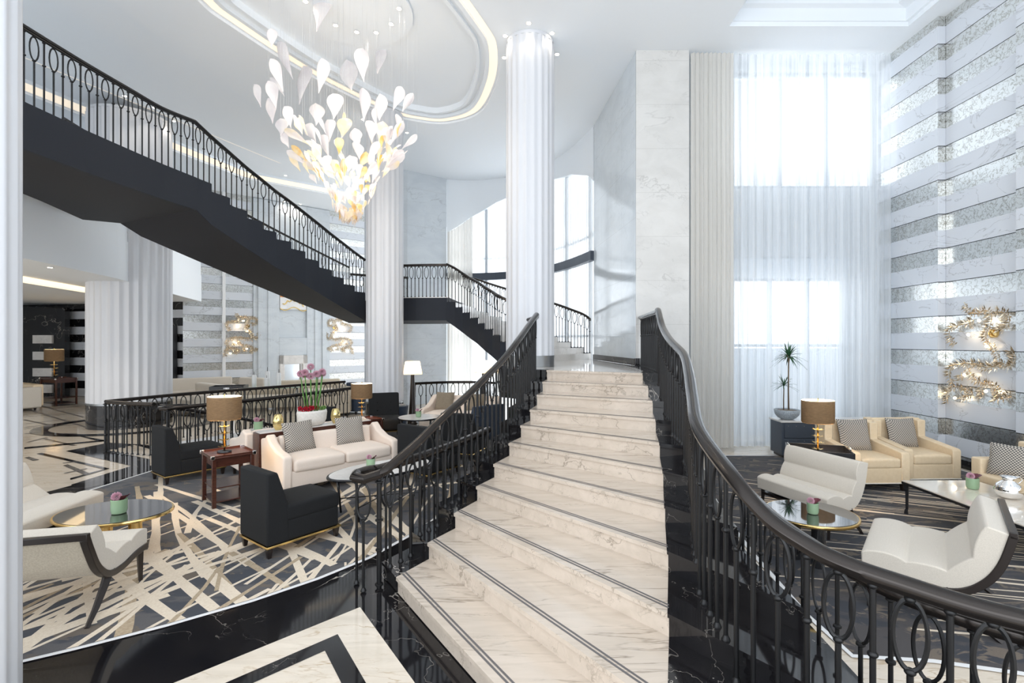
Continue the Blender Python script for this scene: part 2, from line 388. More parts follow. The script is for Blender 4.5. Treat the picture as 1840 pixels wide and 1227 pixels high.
def inlay(polys, z, mi, mb):
    for P in polys:
        A = sum(P[i][0]*P[(i+1)%len(P)][1]-P[(i+1)%len(P)][0]*P[i][1] for i in range(len(P)))
        if A < 0: P = P[::-1]
        mb.add([(p[0], p[1], z) for p in P], [list(range(len(P)))], mi)
CARL = [(-5.9,3.0),(-4.6,2.85),(-3.9,2.98),(-3.27,3.2),(-3.0,3.36),(-2.6,3.63),(-2.18,3.97),(-1.83,4.33),(-1.52,4.75),(-1.22,5.4),(-1.0,6.1),(-.85,7.0),(-.8,8.3),(-.85,10.6),(-1.3,12.0),(-2.4,12.5),(-3.9,11.0),(-5.4,9.3),(-5.93,7.9),(-6.0,6.9),(-6.0,5)]
CARR = [(2.12,3.27),(2.10,3.74),(2.18,4.8),(2.3,5.75),(2.6,7.4),(3.2,8.95),(6.85,8.95),(6.85,2.0),(4.4,2.3),(3.6,2.8),(3.05,3.1),(2.6,3.22)]
mb = MB()
# black marble grounds
inlay([[(-7.6,.2),(1.9,.2),(2.05,4.0),(2.2,5.75),(2.5,7.6),(2.9,9.4),(-.6,9.4),(-.6,12.6),(-2.6,13.2),(-4.2,12.2),(-5.75,9.5),(-6.35,8.0),(-6.9,5.0)]], .002, 1, mb)
inlay([[(1.7,3.0),(3.1,2.9),(4.6,2.0),(4.6,1.6),(1.7,2.6)]], .002, 1, mb)
# white panel with nested chevrons beside the first step
A_ = Vector((-.83,-.86)).normalized(); B_ = Vector((.62,-.86)).normalized()
def chev(c, wa, wb, L, z, mi):
    c = Vector(c); 
    det = A_.x*B_.y-A_.y*B_.x; n1 = wa/abs(det)
    ci = c+(A_+B_)*n1
    inlay([[c, c+A_*L, ci+A_*L, ci]], z, mi, mb); inlay([[c, ci, ci+B_*L, c+B_*L]], z, mi, mb)
c0 = Vector((-1.30,3.86)); inlay([[c0, c0+A_*5, c0+A_*5+B_*4, c0+B_*4]], .004, 0, mb)
c1 = Vector((-1.335,3.50)); chev(c1, .12, .12, 4, .006, 1); chev(c1+(A_+B_)*.36, .06, .06, 4, .006, 2); chev(c1+(A_+B_)*.62, .10, .10, 4, .006, 1)
# inlays of the promenade beyond the left carpet
def FP(L, ox=0, oy=640, k=4.6): return [F(ox+a/k, oy+b/k) for a, b in L]
inlay([FP([(545,785),(900,715),(1235,735),(1240,960),(600,1125),(590,1062),(1085,908)])], .004, 1, mb)
inlay([FP([(890,780),(1110,735),(1235,768),(1235,852)])], .006, 0, mb)
inlay([FP([(300,808),(345,800),(905,930),(860,935)]), FP([(905,930),(860,935),(580,1010),(582,1024)])], .006, 1, mb)
inlay([FP([(200,768),(900,700),(880,692),(200,755)]), FP([(665,665),(680,662),(885,697),(830,708)])], .006, 1, mb)
inlay([FP([(200,840),(240,832),(325,858),(270,866)]), FP([(350,685),(385,683),(640,740),(590,740)])], .006, 2, mb)
inlay([FP([(520,905),(560,895),(740,970),(690,980)])], .006, 2, mb)
for a, b in (((200,430),(720,590)),((200,525),(470,582)),((300,400),(690,505)),((200,600),(720,556)),((200,640),(640,640)),((230,712),(390,672)),((200,560),(560,520)),((420,392),(700,345)),((230,455),(700,410)),((200,500),(700,470)),((520,885),(640,872)),((530,970),(720,930)),((200,590),(430,560))):
    p, q = FP([a, b]); d = (q-p).normalized(); n = Vector((-d.y, d.x, 0))*.022; inlay([[p-n, q-n, q+n, p+n]], .007, 3, mb)
arc = [(-9.85+1.75*math.cos(a)*1.1, 12.4+1.62*math.sin(a)) for a in [PI*2*i/60 for i in range(60)]]
arc2 = [(-9.85+1.45*math.cos(a)*1.1, 12.4+1.35*math.sin(a)) for a in [PI*2*i/60 for i in range(60)]]
for i in range(60): inlay([[arc[i], arc[(i+1) % 60], arc2[(i+1) % 60], arc2[i]]], .008, 1, mb)
# trims round the carpets
def ring(P, wd, z, mi):
    n = len(P); c = Vector((sum(p[0] for p in P)/n, sum(p[1] for p in P)/n))
    for i in range(n):
        a, b = Vector(P[i]), Vector(P[(i+1) % n]); inlay([[a, b, b+(b-c).normalized()*wd, a+(a-c).normalized()*wd]], z, mi, mb)
ring(CARL, .045, .009, 4); ring(CARR, .045, .009, 4)
inl = mb.build('floor_inlay', [M['floormarble'], M['black'], M['greymarble'], M['groove'], M['white']], floor)
# stairwell going down: white walls
mb = MB(); n = len(WELL)
for i in range(n):
    a, b = WELL[i], WELL[(i+1) % n]; mb.add([(a[0],a[1],.0),(b[0],b[1],.0),(b[0],b[1],-3),(a[0],a[1],-3)], [(0,1,2,3)])
mb.add([(p[0],p[1],-3) for p in WELL], [list(range(n))])
a = Vector(WELL[0]); b = Vector(WELL[1]); c = Vector(WELL[3]); d = Vector(WELL[2])
for k in range(12):
    t0, t1 = k/13, (k+1)/13; P = [a.lerp(b,t0), a.lerp(b,t1), c.lerp(d,t1), c.lerp(d,t0)]; mb.prism([tuple(p) for p in P], -3, -.16*(12-k)-.2, 0)
struct(mb.build('trim_1', M['white']))
# carpets
def clip(poly, P):
    n = len(P); A = sum(P[i][0]*P[(i+1)%n][1]-P[(i+1)%n][0]*P[i][1] for i in range(n)); sg = 1 if A > 0 else -1
    for i in range(n):
        ax, ay = P[i][0], P[i][1]; bx, by = P[(i+1)%n][0], P[(i+1)%n][1]; out = []
        sd = lambda q: sg*((bx-ax)*(q[1]-ay)-(by-ay)*(q[0]-ax))
        for j in range(len(poly)):
            p, q = poly[j-1], poly[j]; s1, s2 = sd(p), sd(q)
            if (s1 >= 0) != (s2 >= 0):
                t = s1/(s1-s2); out.append((p[0]+(q[0]-p[0])*t, p[1]+(q[1]-p[1])*t))
            if s2 >= 0: out.append(q)
        poly = out
        if len(poly) < 3: return None
    return poly
def hull(P):
    P = sorted(set(map(tuple, P)))
    def half(Q):
        h = []
        for p in Q:
            while len(h) > 1 and (h[-1][0]-h[-2][0])*(p[1]-h[-2][1])-(h[-1][1]-h[-2][1])*(p[0]-h[-2][0]) <= 0: h.pop()
            h.append(p)
        return h
    return half(P)[:-1]+half(P[::-1])[:-1]
R = random.Random(5)
mb = MB(); mb.prism(CARL, .0, .011, 0); HL = hull([p for p in CARL])
zi = [0]
def stroke(mb, HLp, x, y, a, L, wd, mi, z, wob=.03):
    n = max(2, int(L/.3)); P = []; Q = []
    dx, dy = math.cos(a), math.sin(a); cur = R.uniform(-.04,.04)
    for i in range(n+1):
        t = i/n*L-L/2; o = cur*math.sin(i/n*PI)*L+R.uniform(-1,1)*wob*wd; ww = wd*R.uniform(.75,1.15)/2
        bx, by = x+dx*t-dy*o, y+dy*t+dx*o; P.append((bx-dy*ww, by+dx*ww)); Q.append((bx+dy*ww, by-dx*ww))
    zi[0] += 1; zz = z+zi[0]*.000006
    for i in range(n):
        c = clip([P[i], Q[i], Q[i+1], P[i+1]], HLp)
        if c: inlay([c], zz, mi, mb)
# a fan of long strokes crossed by shorter bundles
for i in range(27):
    x = -4.6+i*.135+R.uniform(-.1,.1); y = R.uniform(3.8,6.4); stroke(mb, HL, x, y, math.radians(R.choice((122,128,136,144))+R.uniform(-5,5)), R.uniform(2.0,3.6), R.uniform(.05,.105), 1 if R.random() > .2 else 2, .0115)
for i in range(54):
    x = -4.4+i*.062+R.uniform(-.1,.1); y = R.uniform(3.3,6.6); stroke(mb, HL, x, y, math.radians(R.choice((74,84,96,108))+R.uniform(-7,7)), R.uniform(.9,2.3), R.uniform(.022,.06), 1 if R.random() > .2 else 2, .0120)
for i in range(12):
    x = R.uniform(-4,-1); y = R.uniform(6.2,9); stroke(mb, HL, x, y, math.radians(R.uniform(20,130)), R.uniform(.8,1.6), R.uniform(.04,.09), 1, .0120)
for i in range(16):
    x = R.uniform(-3.9,-3.0); y = R.uniform(3.4,4.6); stroke(mb, HL, x, y, math.radians(R.uniform(40,95)), R.uniform(.8,1.6), R.uniform(.04,.1), 1, .0125)
tag(mb.build('carpet', [M['carpetL'], M['stroke'], M['strokeT']]), 'slate carpet with wide cream and tan crossing strokes, left of the marble staircase', 'carpet')
mb = MB(); mb.prism(CARR, .0, .011, 0); HR = hull(CARR)
for i in range(70):
    t = i/70; x = 3.3+R.uniform(0,3.4); y = 3.2+t*3.6; a = math.radians(-28+R.uniform(-3,3)+18*(1-t))
    stroke(mb, HR, x, y, a, R.uniform(1.5,3.4), R.uniform(.010,.030), 1, .0115, .4)
for i in range(12):
    stroke(mb, HR, R.uniform(3.4,5.4), R.uniform(5.6,8), math.radians(R.uniform(-32,-20)), R.uniform(1,2), .012, 1, .0118)
tag(mb.build('carpet', [M['carpetR'], M['stroke'], M['strokeT']]), 'dark camouflage carpet with thin radiating lines, right of the marble staircase', 'carpet')
# ---- ceiling with oval cove and square tray
OV = [(-5.34,8.07),(-5.2,8.75),(-4.55,10.35),(-3.45,12.05),(-2.75,12.55),(-2.05,12.65),(-1.2,12.1),(-.70,10.75),(-.55,9.5)]
cc = Vector((-2.95,8.75)); OVF = OV+[tuple(2*cc-Vector(p)) for p in OV[1:-1]]
OVS = [(p.x, p.y) for p in spline([(x, y, 0) for x, y in OVF], 8, True)]
def off(P, d):
    n = len(P); out = []
    for i in range(n):
        a, b = P[i-1], P[(i+1) % n]; dx, dy = b[0]-a[0], b[1]-a[1]; L = math.hypot(dx, dy); out.append((P[i][0]+dy/L*d, P[i][1]-dx/L*d))
    return out
Ao = sum(OVS[i][0]*OVS[(i+1)%len(OVS)][1]-OVS[(i+1)%len(OVS)][0]*OVS[i][1] for i in range(len(OVS)))
if Ao < 0: OVS = OVS[::-1]
TR = [(3.5,1.0),(6.62,1.0),(6.62,8.74),(3.5,8.74)]
def holed(name, outer, holes, z, m):
    bm = bmesh.new()
    for P in [outer]+holes:
        vs = [bm.verts.new((p[0], p[1], z)) for p in P]
        for i in range(len(vs)): bm.edges.new((vs[i], vs[(i+1) % len(vs)]))
    bmesh.ops.triangle_fill(bm, use_beauty=True, edges=bm.edges[:])
    for f in bm.faces[:]:
        c = f.calc_center_median()
        for Hh in holes:
            ins = False; n = len(Hh)
            for i in range(n):
                a, b = Hh[i], Hh[(i+1) % n]
                if (a[1] > c.y) != (b[1] > c.y) and c.x < (b[0]-a[0])*(c.y-a[1])/(b[1]-a[1])+a[0]: ins = not ins
            if ins: bm.faces.remove(f); break
    for f in bm.faces:
        if f.normal.z > 0: f.normal_flip()
    me = bpy.data.meshes.new(name); bm.to_mesh(me); bm.free(); me.materials.append(m); o = bpy.data.objects.new(name, me); COL.objects.link(o); return struct(o)
C3 = [(-10.9,6.6),(-7.6,15.6),(-5.2,19.4),(-6.0,20.0),(-9.6,16.9),(-12.3,7.0)]
ceiling = holed('ceiling', [(-24,-1),(11,-1),(11,24),(-24,24)], [OVS, TR, C3], CEIL, M['paint'])
def stepring(P, specs, name, mats, parent):
    mb = MB(); n = len(P)
    for k in range(len(specs)-1):
        (d0, z0, mi), (d1, z1, _) = specs[k], specs[k+1]; a, b = off(P, d0), off(P, d1)
        vs = [(p[0],p[1],z0) for p in a]+[(p[0],p[1],z1) for p in b]
        mb.add(vs, [(i, (i+1) % n, (i+1) % n+n, i+n) for i in range(n)], mi)
    d, z, _ = specs[-1]; q = off(P, d); mb.add([(p[0],p[1],z) for p in q], [list(range(n))[::-1]], 0)
    return mb.build(name, mats, parent)
# off() with positive d moves outward for counter-clockwise loops
stepring(OVS, [(.0,CEIL,0),(-.0,CEIL+.05,0),(-.05,CEIL+.05,1),(-.21,CEIL+.10,0),(-.21,CEIL+.04,0),(-.29,CEIL+.04,0),(-.29,CEIL+.12,0),(-.40,CEIL+.12,0),(-.40,CEIL+.07,0),(-.47,CEIL+.07,0),(-.47,CEIL+.2,0)], 'oval_cove', [M['paint'], M['coveglow']], ceiling)
stepring(TR, [(0,CEIL,0),(0,CEIL+.08,0),(-.06,CEIL+.08,0),(-.06,CEIL+.30,0),(-.25,CEIL+.34,0),(-.25,CEIL+.46,0),(-.35,CEIL+.5,0)], 'tray_recess', [M['paint']], ceiling)
A3 = sum(C3[i][0]*C3[(i+1)%6][1]-C3[(i+1)%6][0]*C3[i][1] for i in range(6)); C3 = C3 if A3 > 0 else C3[::-1]
stepring(C3, [(0,CEIL,0),(0,CEIL+.05,0),(-.03,CEIL+.05,1),(-.30,CEIL+.12,0),(-.30,CEIL+.2,0)], 'long_cove', [M['paint'], M['coveglow']], ceiling)
# ---- walls
def wallseg(name, pts, z0, z1, m, th=.12, label=None):
    mb = MB(); pts = [Vector(p) for p in pts]; n = len(pts); A = []; B = []
    for i in range(n):
        a, b = pts[max(i-1,0)], pts[min(i+1,n-1)]; d = (b-a).normalized(); nn = Vector((d.y,-d.x)); A.append(pts[i]); B.append(pts[i]-nn*th)   # body behind; face on the right of the path
    P = A+B[::-1]
    for i in range(n-1):
        mb.prism([tuple(A[i]), tuple(A[i+1]), tuple(B[i+1]), tuple(B[i])], z0, z1)
    return struct(mb.build(name, m))
# right wall: far bay, joint, near bay
mb = MB(); mb.b2((6.92,8.47,0),(7.4,10.1,CEIL)); struct(mb.build('wall_right_far', M['banded']))
mb = MB(); mb.b2((7.05,7.12,0),(7.4,8.465,CEIL)); struct(mb.build('wall_right_middle', M['banded']))
mb = MB(); mb.b2((6.92,-1,0),(7.4,7.115,CEIL)); struct(mb.build('wall_right_near', M['banded']))
mb = MB(); mb.b2((6.875,8.52,0),(6.918,9.9,.14)); mb.b2((7.0,7.13,0),(7.048,8.45,.14)); struct(mb.build('baseboard_right', M['black']))
# window wall on the right (behind the sheer)
mb = MB()
WX0, WX1 = 4.02, 6.9
mb.b2((2.9,9.9,0),(WX0,10.1,CEIL)); mb.b2((WX0,9.9,3.72),(WX1,10.1,5.08)); mb.b2((WX0,9.9,7.38),(WX1,10.1,CEIL)); mb.b2((6.3,9.9,0),(6.92,10.1,3.72))
struct(mb.build('wall_window', M['wallmarble']))
def wframe(name, x0, x1, z0, z1, y, xs, zs, m):
    root = thing(name, '', ''); del root['label']; del root['category']; struct(root); mb = MB(); t = .035
    for x in [x0+t, x1-t]+xs: mb.b2((x-t,y-.04,z0),(x+t,y+.04,z1))
    for z in [z0+t, z1-t]+zs: mb.b2((x0,y-.035,z-t*.8),(x1,y+.035,z+t*.8))
    mb.build('window_frame', m, root)
    MB().b2((x0,y+.045,z0),(x1,y+.055,z1)).build('window_pane', M['clearpane'], root); return root
M['clearpane'] = sheer('clear_window_pane', (1,1,1), .96, .5)
M['frame'] = mat('pale_grey_window_frame', (.45,.5,.55), .4)
wframe('window_1', WX0, WX1, 5.08, 7.38, 10.0, [5.0,5.95], [], M['frame'])
wframe('window_2', WX0, 6.3, 0, 3.72, 10.0, [4.8,5.55], [1.97,3.28], M['frame'])
mb = MB(); mb.b2((WX0,9.93,3.30),(6.3,9.95,3.70)); struct(mb.build('trim_6', M['blind']))
mb = MB(); mb.b2((3.0,10.9,-.2),(8,10.96,1.9)); struct(mb.build('trim_7', M['blind']))
# pier between the window bay and the polished wall
mb = MB(); mb.b2((2.03,9.46,0),(3.03,9.9,CEIL)); struct(mb.build('wall_pier', M['piermarble']))
pw = [(2.03,9.5),(1.93,10.4),(1.79,11.6),(1.66,12.75)]
wallseg('wall_polished', pw[::-1], LAND, CEIL, M['polished'], .25)
mb = MB()
for i in range(3):
    a, b = Vector(pw[i]), Vector(pw[i+1]); d = (b-a).normalized(); nn = Vector((-d.y, d.x))
    mb.prism([tuple(a), tuple(b), tuple(b+nn*.03), tuple(a+nn*.03)], LAND, LAND+.13)
mb.b2((2.0,9.42,LAND),(3.0,9.458,LAND+.14)); struct(mb.build('baseboard_landing', M['black']))
# curved apse wall with a great arched window
AP = spline([(1.66,12.8,0),(1.62,12.95,0),(1.25,14.1,0),(.8,15.1,0),(.1,16.1,0),(-.84,16.8,0),(-1.9,17.1,0),(-2.78,17.0,0)], 6)
tot = [0]
for i in range(len(AP)-1): tot.append(tot[-1]+(AP[i+1]-AP[i]).length)
def apt(s):
    for i in range(len(AP)-1):
        if tot[i+1] >= s: t = (s-tot[i])/(tot[i+1]-tot[i]); return AP[i].lerp(AP[i+1], t)
    return AP[-1]
LA = tot[-1]
def arch(s):
    u = s/LA; cpts = [(-.2,5.55),(0,6.15),(.06,6.42),(.22,6.8),(.42,7.02),(.6,7.02),(.75,6.75),(.88,6.3),(.96,5.9),(1.2,5.0)]
    for i in range(len(cpts)-1):
        if cpts[i][0] <= u <= cpts[i+1][0]: t = (u-cpts[i][0])/(cpts[i+1][0]-cpts[i][0]); return cpts[i][1]+(cpts[i+1][1]-cpts[i][1])*t
mb = MB(); n = 60
for i in range(n):
    s0, s1 = LA*i/n, LA*(i+1)/n; a, b = apt(s0), apt(s1); z0, z1 = arch(s0), arch(s1)
    if i >= n-1: z0 = z1 = 0
    vs = []
    for p, z in ((a,z0),(b,z1)):
        d = (apt(min(LA,s1+.05))-apt(max(0,s0-.05))).normalized(); nn = Vector((d.y,-d.x,0))*.25
        vs += [(p.x,p.y,z),(p.x,p.y,CEIL),(p.x+nn.x,p.y+nn.y,CEIL),(p.x+nn.x,p.y+nn.y,z)]
    mb.add(vs, [(0,4,5,1),(1,5,6,2),(3,2,6,7),(0,3,7,4)])
struct(mb.build('wall_apse', M['paint'], smooth='auto', weld=True))
root = thing('window_3', '', ''); del root['label']; del root['category']; struct(root)
mb = MB()
def along(z, r, n=40, d=.2):
    P = []
    for i in range(n+1):
        s = LA*i/n; a = apt(s); dd = (apt(min(LA,s+.1))-apt(max(0,s-.1))).normalized(); nn = Vector((dd.y,-dd.x,0))*d; P.append((a.x+nn.x, a.y+nn.y, z))
    return P
for s in (.55, 2.05, 3.1, 4.3, 5.55):
    a = apt(s); dd = (apt(s+.1)-apt(s-.1)).normalized(); nn = Vector((dd.y,-dd.x,0))*.15; mb.box((a.x+nn.x, a.y+nn.y, arch(s)/2), (.045,.045,arch(s)/2))
mb.sweep(along(4.88,0), [(-.03,-.03),(.03,-.03),(.03,.03),(-.03,.03)])
mb.sweep(along(2.2,0), [(-.03,-.03),(.03,-.03),(.03,.03),(-.03,.03)])
mb.build('window_frame', M['frame'], root)
mb = MB(); mb.sweep(along(4.25,0,40,.0), [(-.09,-.12),(.05,-.12),(.05,.12),(-.09,.12)]); mb.build('floor_beam', M['slate'], root)
mb = MB(); P = along(0,0,40,.24)
for i in range(40):
    z0, z1 = arch(LA*i/40), arch(LA*(i+1)/40); a, b = P[i], P[i+1]; mb.add([(a[0],a[1],0),(b[0],b[1],0),(b[0],b[1],z1),(a[0],a[1],z0)], [(0,1,2,3)])
mb.build('window_pane', M['clearpane'], root)
def wavy(pts_fn, L, z0f, z1f, amp, wl, nz=2, per=8):
    n = int(L/wl*per); mb = MB(); vs = []
    for i in range(n+1):
        s = L*i/n; p, nn = pts_fn(s); a = amp*(math.sin(2*PI*s/wl+1.5*math.sin(s*2.3))+.35*math.sin(2*PI*s/wl*2.7+s))
        for j in range(nz+1):
            t = j/nz; z = z0f(s)*(1-t)+z1f(s)*t; k = a*(1-.25*t)
            vs.append((p[0]+nn[0]*k, p[1]+nn[1]*k, z))
    for i in range(n):
        for j in range(nz):
            a = i*(nz+1)+j; mb.f.append([a, a+nz+1, a+nz+2, a+1]); mb.m.append(0)
    mb.v = vs; return mb
def apf(s):
    s = min(s, LA-.15); a = apt(s); dd = (apt(min(LA,s+.1))-apt(max(0,s-.1))).normalized(); nn = Vector((dd.y,-dd.x,0)); return (a.x-nn.x*.0+nn.x*.09, a.y+nn.y*.09), (nn.x, nn.y)
tag(wavy(apf, LA-.55, lambda s: .03, lambda s: arch(s)-.03, .02, .14).build('sheer_curtain', M['sheer'], smooth=True), 'white pleated sheer following the curved arched window', 'curtain')
def apf2(s):
    s = LA-.86+s; a = apt(min(s, LA)); dd = (apt(LA-.02)-apt(LA-.4)).normalized(); nn = Vector((dd.y,-dd.x,0)); p = (a.x+nn.x*.09, a.y+nn.y*.09)
    nn = (nn.x, nn.y); return (p[0]-nn[0]*.25, p[1]-nn[1]*.25), nn
tag(wavy(apf2, .84, lambda s: .03, lambda s: arch(min(LA, LA-.86+s))-.04, .035, .11).build('curtain', M['curtain'], smooth=True), 'cream curtain drawn to the left end of the arched window', 'curtain')
# curtains of the right window bay
tag(wavy(lambda s: ((3.86+s, 9.5), (0,1)), 3.0, lambda s: .06, lambda s: 7.5, .035, .16, 3).build('sheer_curtain', M['sheer'], smooth=True), 'tall white sheer curtain across the right window behind the plant', 'curtain')
tag(wavy(lambda s: ((3.06+s, 9.46), (0,1)), .80, lambda s: .04, lambda s: 7.5, .032, .085, 3).build('curtain', M['curtain'], smooth=True), 'tall off-white lined curtain gathered beside the marble pier', 'curtain')
# back marble wall behind the stair landing
wallseg('wall_back', [(-5.2,15.85),(-3.9,16.1),(-2.78,17.0)][:2]+[(-2.78,16.95)], 0, CEIL, M['wallmarble'], .2)
# left wall with the fireplace; striped bays
LW0 = Vector((-12.15,17.6)); LW1 = Vector((-7.0,22.3)); LD = (LW1-LW0).normalized(); LN = Vector((LD.y,-LD.x))
def onwall(px):
    k = (px-CX)/FPX  # x = k*y
    t = (k*LW0.y-LW0.x)/(LD.x-k*LD.y); return t
LANG = math.atan2(LD.y, LD.x)
mb = MB(); t0, t1 = 0, onwall(454); mb.box(((t0+t1)/2, .1, CEIL/2), ((t1-t0)/2, .1, CEIL/2)); o = struct(mb.build('wall_left', M['bandedfar'])); o.location = (LW0.x, LW0.y, 0); o.rotation_euler[2] = LANG
mb = MB(); t0, t1 = onwall(590), 9.0; mb.box(((t0+t1)/2, .1, CEIL/2), ((t1-t0)/2, .1, CEIL/2)); o = struct(mb.build('wall_left_rear', M['bandedfar'])); o.location = (LW0.x, LW0.y, 0); o.rotation_euler[2] = LANG
tj = onwall(402)
mb = MB(); mb.box((tj, -.03, CEIL/2), (.05, .03, CEIL/2)); o = struct(mb.build('trim_2', M['white'])); o.location = (LW0.x, LW0.y, 0); o.rotation_euler[2] = LANG
fp = thing('fireplace', 'tall white marble fireplace wall with stepped surround on the far left', 'fireplace', (LW0.x, LW0.y, 0), LANG)
t0, t1 = onwall(454), onwall(592); tm = (t0+t1)/2; hw = (t1-t0)/2
mb = MB(); q = hw*.36
t0 += .01; t1 -= .01; mb.b2((t0,-.06,0),(tm-q,.15,CEIL-.02)); mb.b2((tm+q,-.06,0),(t1,.15,CEIL-.02)); mb.b2((tm-q,-.06,1.5),(tm+q,.15,2.2)); mb.b2((tm-q,.04,2.2),(tm+q,.15,CEIL-.02)); mb.b2((tm-q,-.06,5.2),(tm+q,.15,CEIL-.02))
mb.b2((t0+.15,-.12,0),(t0+.32,-.06,5.6)); mb.b2((t1-.32,-.12,0),(t1-.15,-.06,5.6)); mb.b2((t0+.5,-.10,0),(t0+.62,-.06,5.4)); mb.b2((t1-.62,-.10,0),(t1-.5,-.06,5.4))
mb.build('chimney_breast', M['wallmarble'], fp, bevel=.01)
mb = MB(); r = q*.75
mb.b2((tm-q,-.14,0),(tm-r+.05,.02,1.5)); mb.b2((tm+r-.05,-.14,0),(tm+q,.02,1.5)); mb.b2((tm-q,-.14,1.15),(tm+q,.02,1.5)); mb.build('mantel_surround', M['tabletop'], fp, bevel=.02)
MB().b2((tm-r,.10,0),(tm+r,.14,1.2)).build('firebox_back', M['chrome'], fp)
pt = thing('wall_painting', 'tall white and orange painting with gold line work above the fireplace', 'painting', (LW0.x, LW0.y, 0), LANG)
zc = lambda py, t: EYE-(py-CY)*((LW0.y+LD.y*t)/FPX)
ta, tb = onwall(503), onwall(550)
mb = MB(); mb.b2((ta,-.02,zc(556,tm)),(tb,.035,zc(430,tm)),0); mb.build('canvas', M['white'], pt)
mb = MB(); mb.b2((ta,-.03,zc(535,tm)),(tb-.5,-.021,zc(470,tm))); mb.b2((ta+.1,-.03,zc(470,tm)),(tb,-.021,zc(435,tm))); mb.build('orange_field', M['orange'], pt)
mb = MB(); mb.tube([(ta+(tb-ta)*u, -.03, zc(555+3*math.sin(u*9),tm)) for u in [i/16 for i in range(17)]], .02, 5)
mb.tube([(ta+(tb-ta)*(.1+.8*u), -.03, zc(546+4*abs(math.sin(u*14))-9*math.sin(u*PI),tm)) for u in [i/40 for i in range(41)]], .025, 5); mb.build('gold_line', M['brass'], pt)
# far wall under the balcony and its portal
wallseg('wall_far', [(-21,19.6),(-16.2,18.6),(-12.15,17.6)], 0, CEIL, M['bandeddark'], .2)
mb = MB(); mb.b2((-20,18.3,0),(-16.95,18.5,3.3)); struct(mb.build('door_1', M['black']))
mb = MB()
for k in range(4): mb.b2((-18.05,18.22,.18+k*.6),(-17.35,18.29,.48+k*.6))
struct(mb.build('trim_3', M['tabletop']))
mb = MB(); mb.b2((-12.95,17.35,0),(-12.35,17.6,2.6)); struct(mb.build('door_2', M['dark']))
# upper storey wall, warm and plain, and balcony slab
wallseg('wall_upper', [(-11.2,3.0),(-13.6,9.0),(-14.2,14.5),(-12.15,17.7)][::1], UP, CEIL, M['paint'], .2)
BAL = [(-7.9,4.2),(-8.48,8.4),(-9.15,11.15),(-10.5,14.8),(-11.5,17.6)]
mb = MB(); P = BAL+[(-12.2,17.7),(-20,19.4),(-20,4)]
mb.prism(P, 3.45, UP-.56); struct(mb.build('ceiling_balcony', M['paint']))
mb = MB(); mb.prism([(p[0]-.02, p[1]) for p in BAL]+[(-12.2,17.7),(-20,19.4),(-20,4)], UP-.56, UP); struct(mb.build('trim_4', M['paint']))
mb = MB()
P = [(-9.9,6.5),(-11.2,11),(-12.2,14.6),(-12.3,15.0),(-18,17),(-18,7)]
mb.sweep([(p[0],p[1],3.40) for p in P[:3]], [(-.02,-.04),(.25,-.04),(.25,.04),(-.02,.04)]); struct(mb.build('trim_5', M['cove']))
# wall closing the left side
wallseg('wall_side', [(-21,4),(-21,19.6)], 0, CEIL, M['paint'], .2)
# ================================================================== COLUMNS
def column(label, x, y, r, ztop, base_h, nf=20, z0=0, ring=True, basemat='black'):
    t = thing('fluted_column', label, 'column', (x, y, z0))
    fl = lambda a: 1-.045*abs(math.cos(a*nf/2))**1.5*1.0
    mb = MB(); mb.lathe([(r,base_h),(r,ztop-z0-.06)], n=nf*8, flute=fl); mb.build('shaft', M['plaster'], t, smooth='auto')
    mb = MB(); mb.lathe([(r*1.0,0),(r*1.0,base_h-.04)], n=48); mb.build('base', M[basemat], t, smooth='auto')
    mb = MB(); mb.lathe([(r*1.01,base_h-.04),(r*1.01,base_h)], n=48); mb.build('base_ring', M['steel'], t, smooth='auto')
    mb = MB(); mb.lathe([(r*.985,ztop-z0-.06),(r*.985,ztop-z0-.002)], n=48); mb.build('top_collar', M['plaster'], t, smooth='auto')
    return t
column('slender fluted column rising through the stair landing', .025, 9.25, .447, CEIL, .2, 20, LAND+.002, basemat='steel')
column('fluted column behind the chandelier, in front of the stair landing', -3.49, 12.15, .44, CEIL, .62)
column('broad fluted column by the stairwell under the balcony', -9.85, 12.4, .85, CEIL, .60, 30)
column('nearest fluted column cut by the left edge of the photo', -3.13, 2.635, .33, CEIL, .06, 20)
# ================================================================== MAIN STAIR
Lk = {1:(-1.06,4.06),2:(-.874,4.39),3:(-.692,4.72),4:(-.523,5.09),5:(-.372,5.42),6:(-.225,5.82),7:(-.095,6.18),8:(.02,6.55),9:(.118,7.02),10:(.21,7.48),11:(.297,7.98)}
Rk = {1:(.51,1.82),2:(.669,2.389),3:(.836,2.985),4:(.983,3.528),5:(1.106,4.06),6:(1.23,4.577),7:(1.34,5.12),8:(1.454,5.73),9:(1.56,6.3),10:(1.62,6.78),11:(1.64,7.18)}
OR = {1:(1.9,.6),2:(1.8,1.25),3:(1.62,2.0),4:(1.53,2.76),5:(1.50,3.58),6:(1.57,4.2),7:(1.65,4.85),8:(1.75,5.5),9:(1.84,6.15),10:(1.9,6.62),11:(1.96,7.05)}
OL = {}
for k in Lk:
    l, r = Vector(Lk[k]), Vector(Rk[k]); OL[k] = tuple(l+(l-r).normalized()*.34)
ms = thing('marble_staircase', 'wide white marble staircase with black marble ends climbing from the foreground', 'staircase', (0,0,0))
LANDP = [OL[11], Lk[11], Rk[11], OR[11], (2.1,7.6), (2.14,9.44), (2.0,9.5), (1.9,10.4),(1.76,11.6),(1.64,12.75),(1.64,13.25),(.36,11.3),(-.30,11.0),(-.62,11.1),(-.62,9.6),(-.5,8.6)]
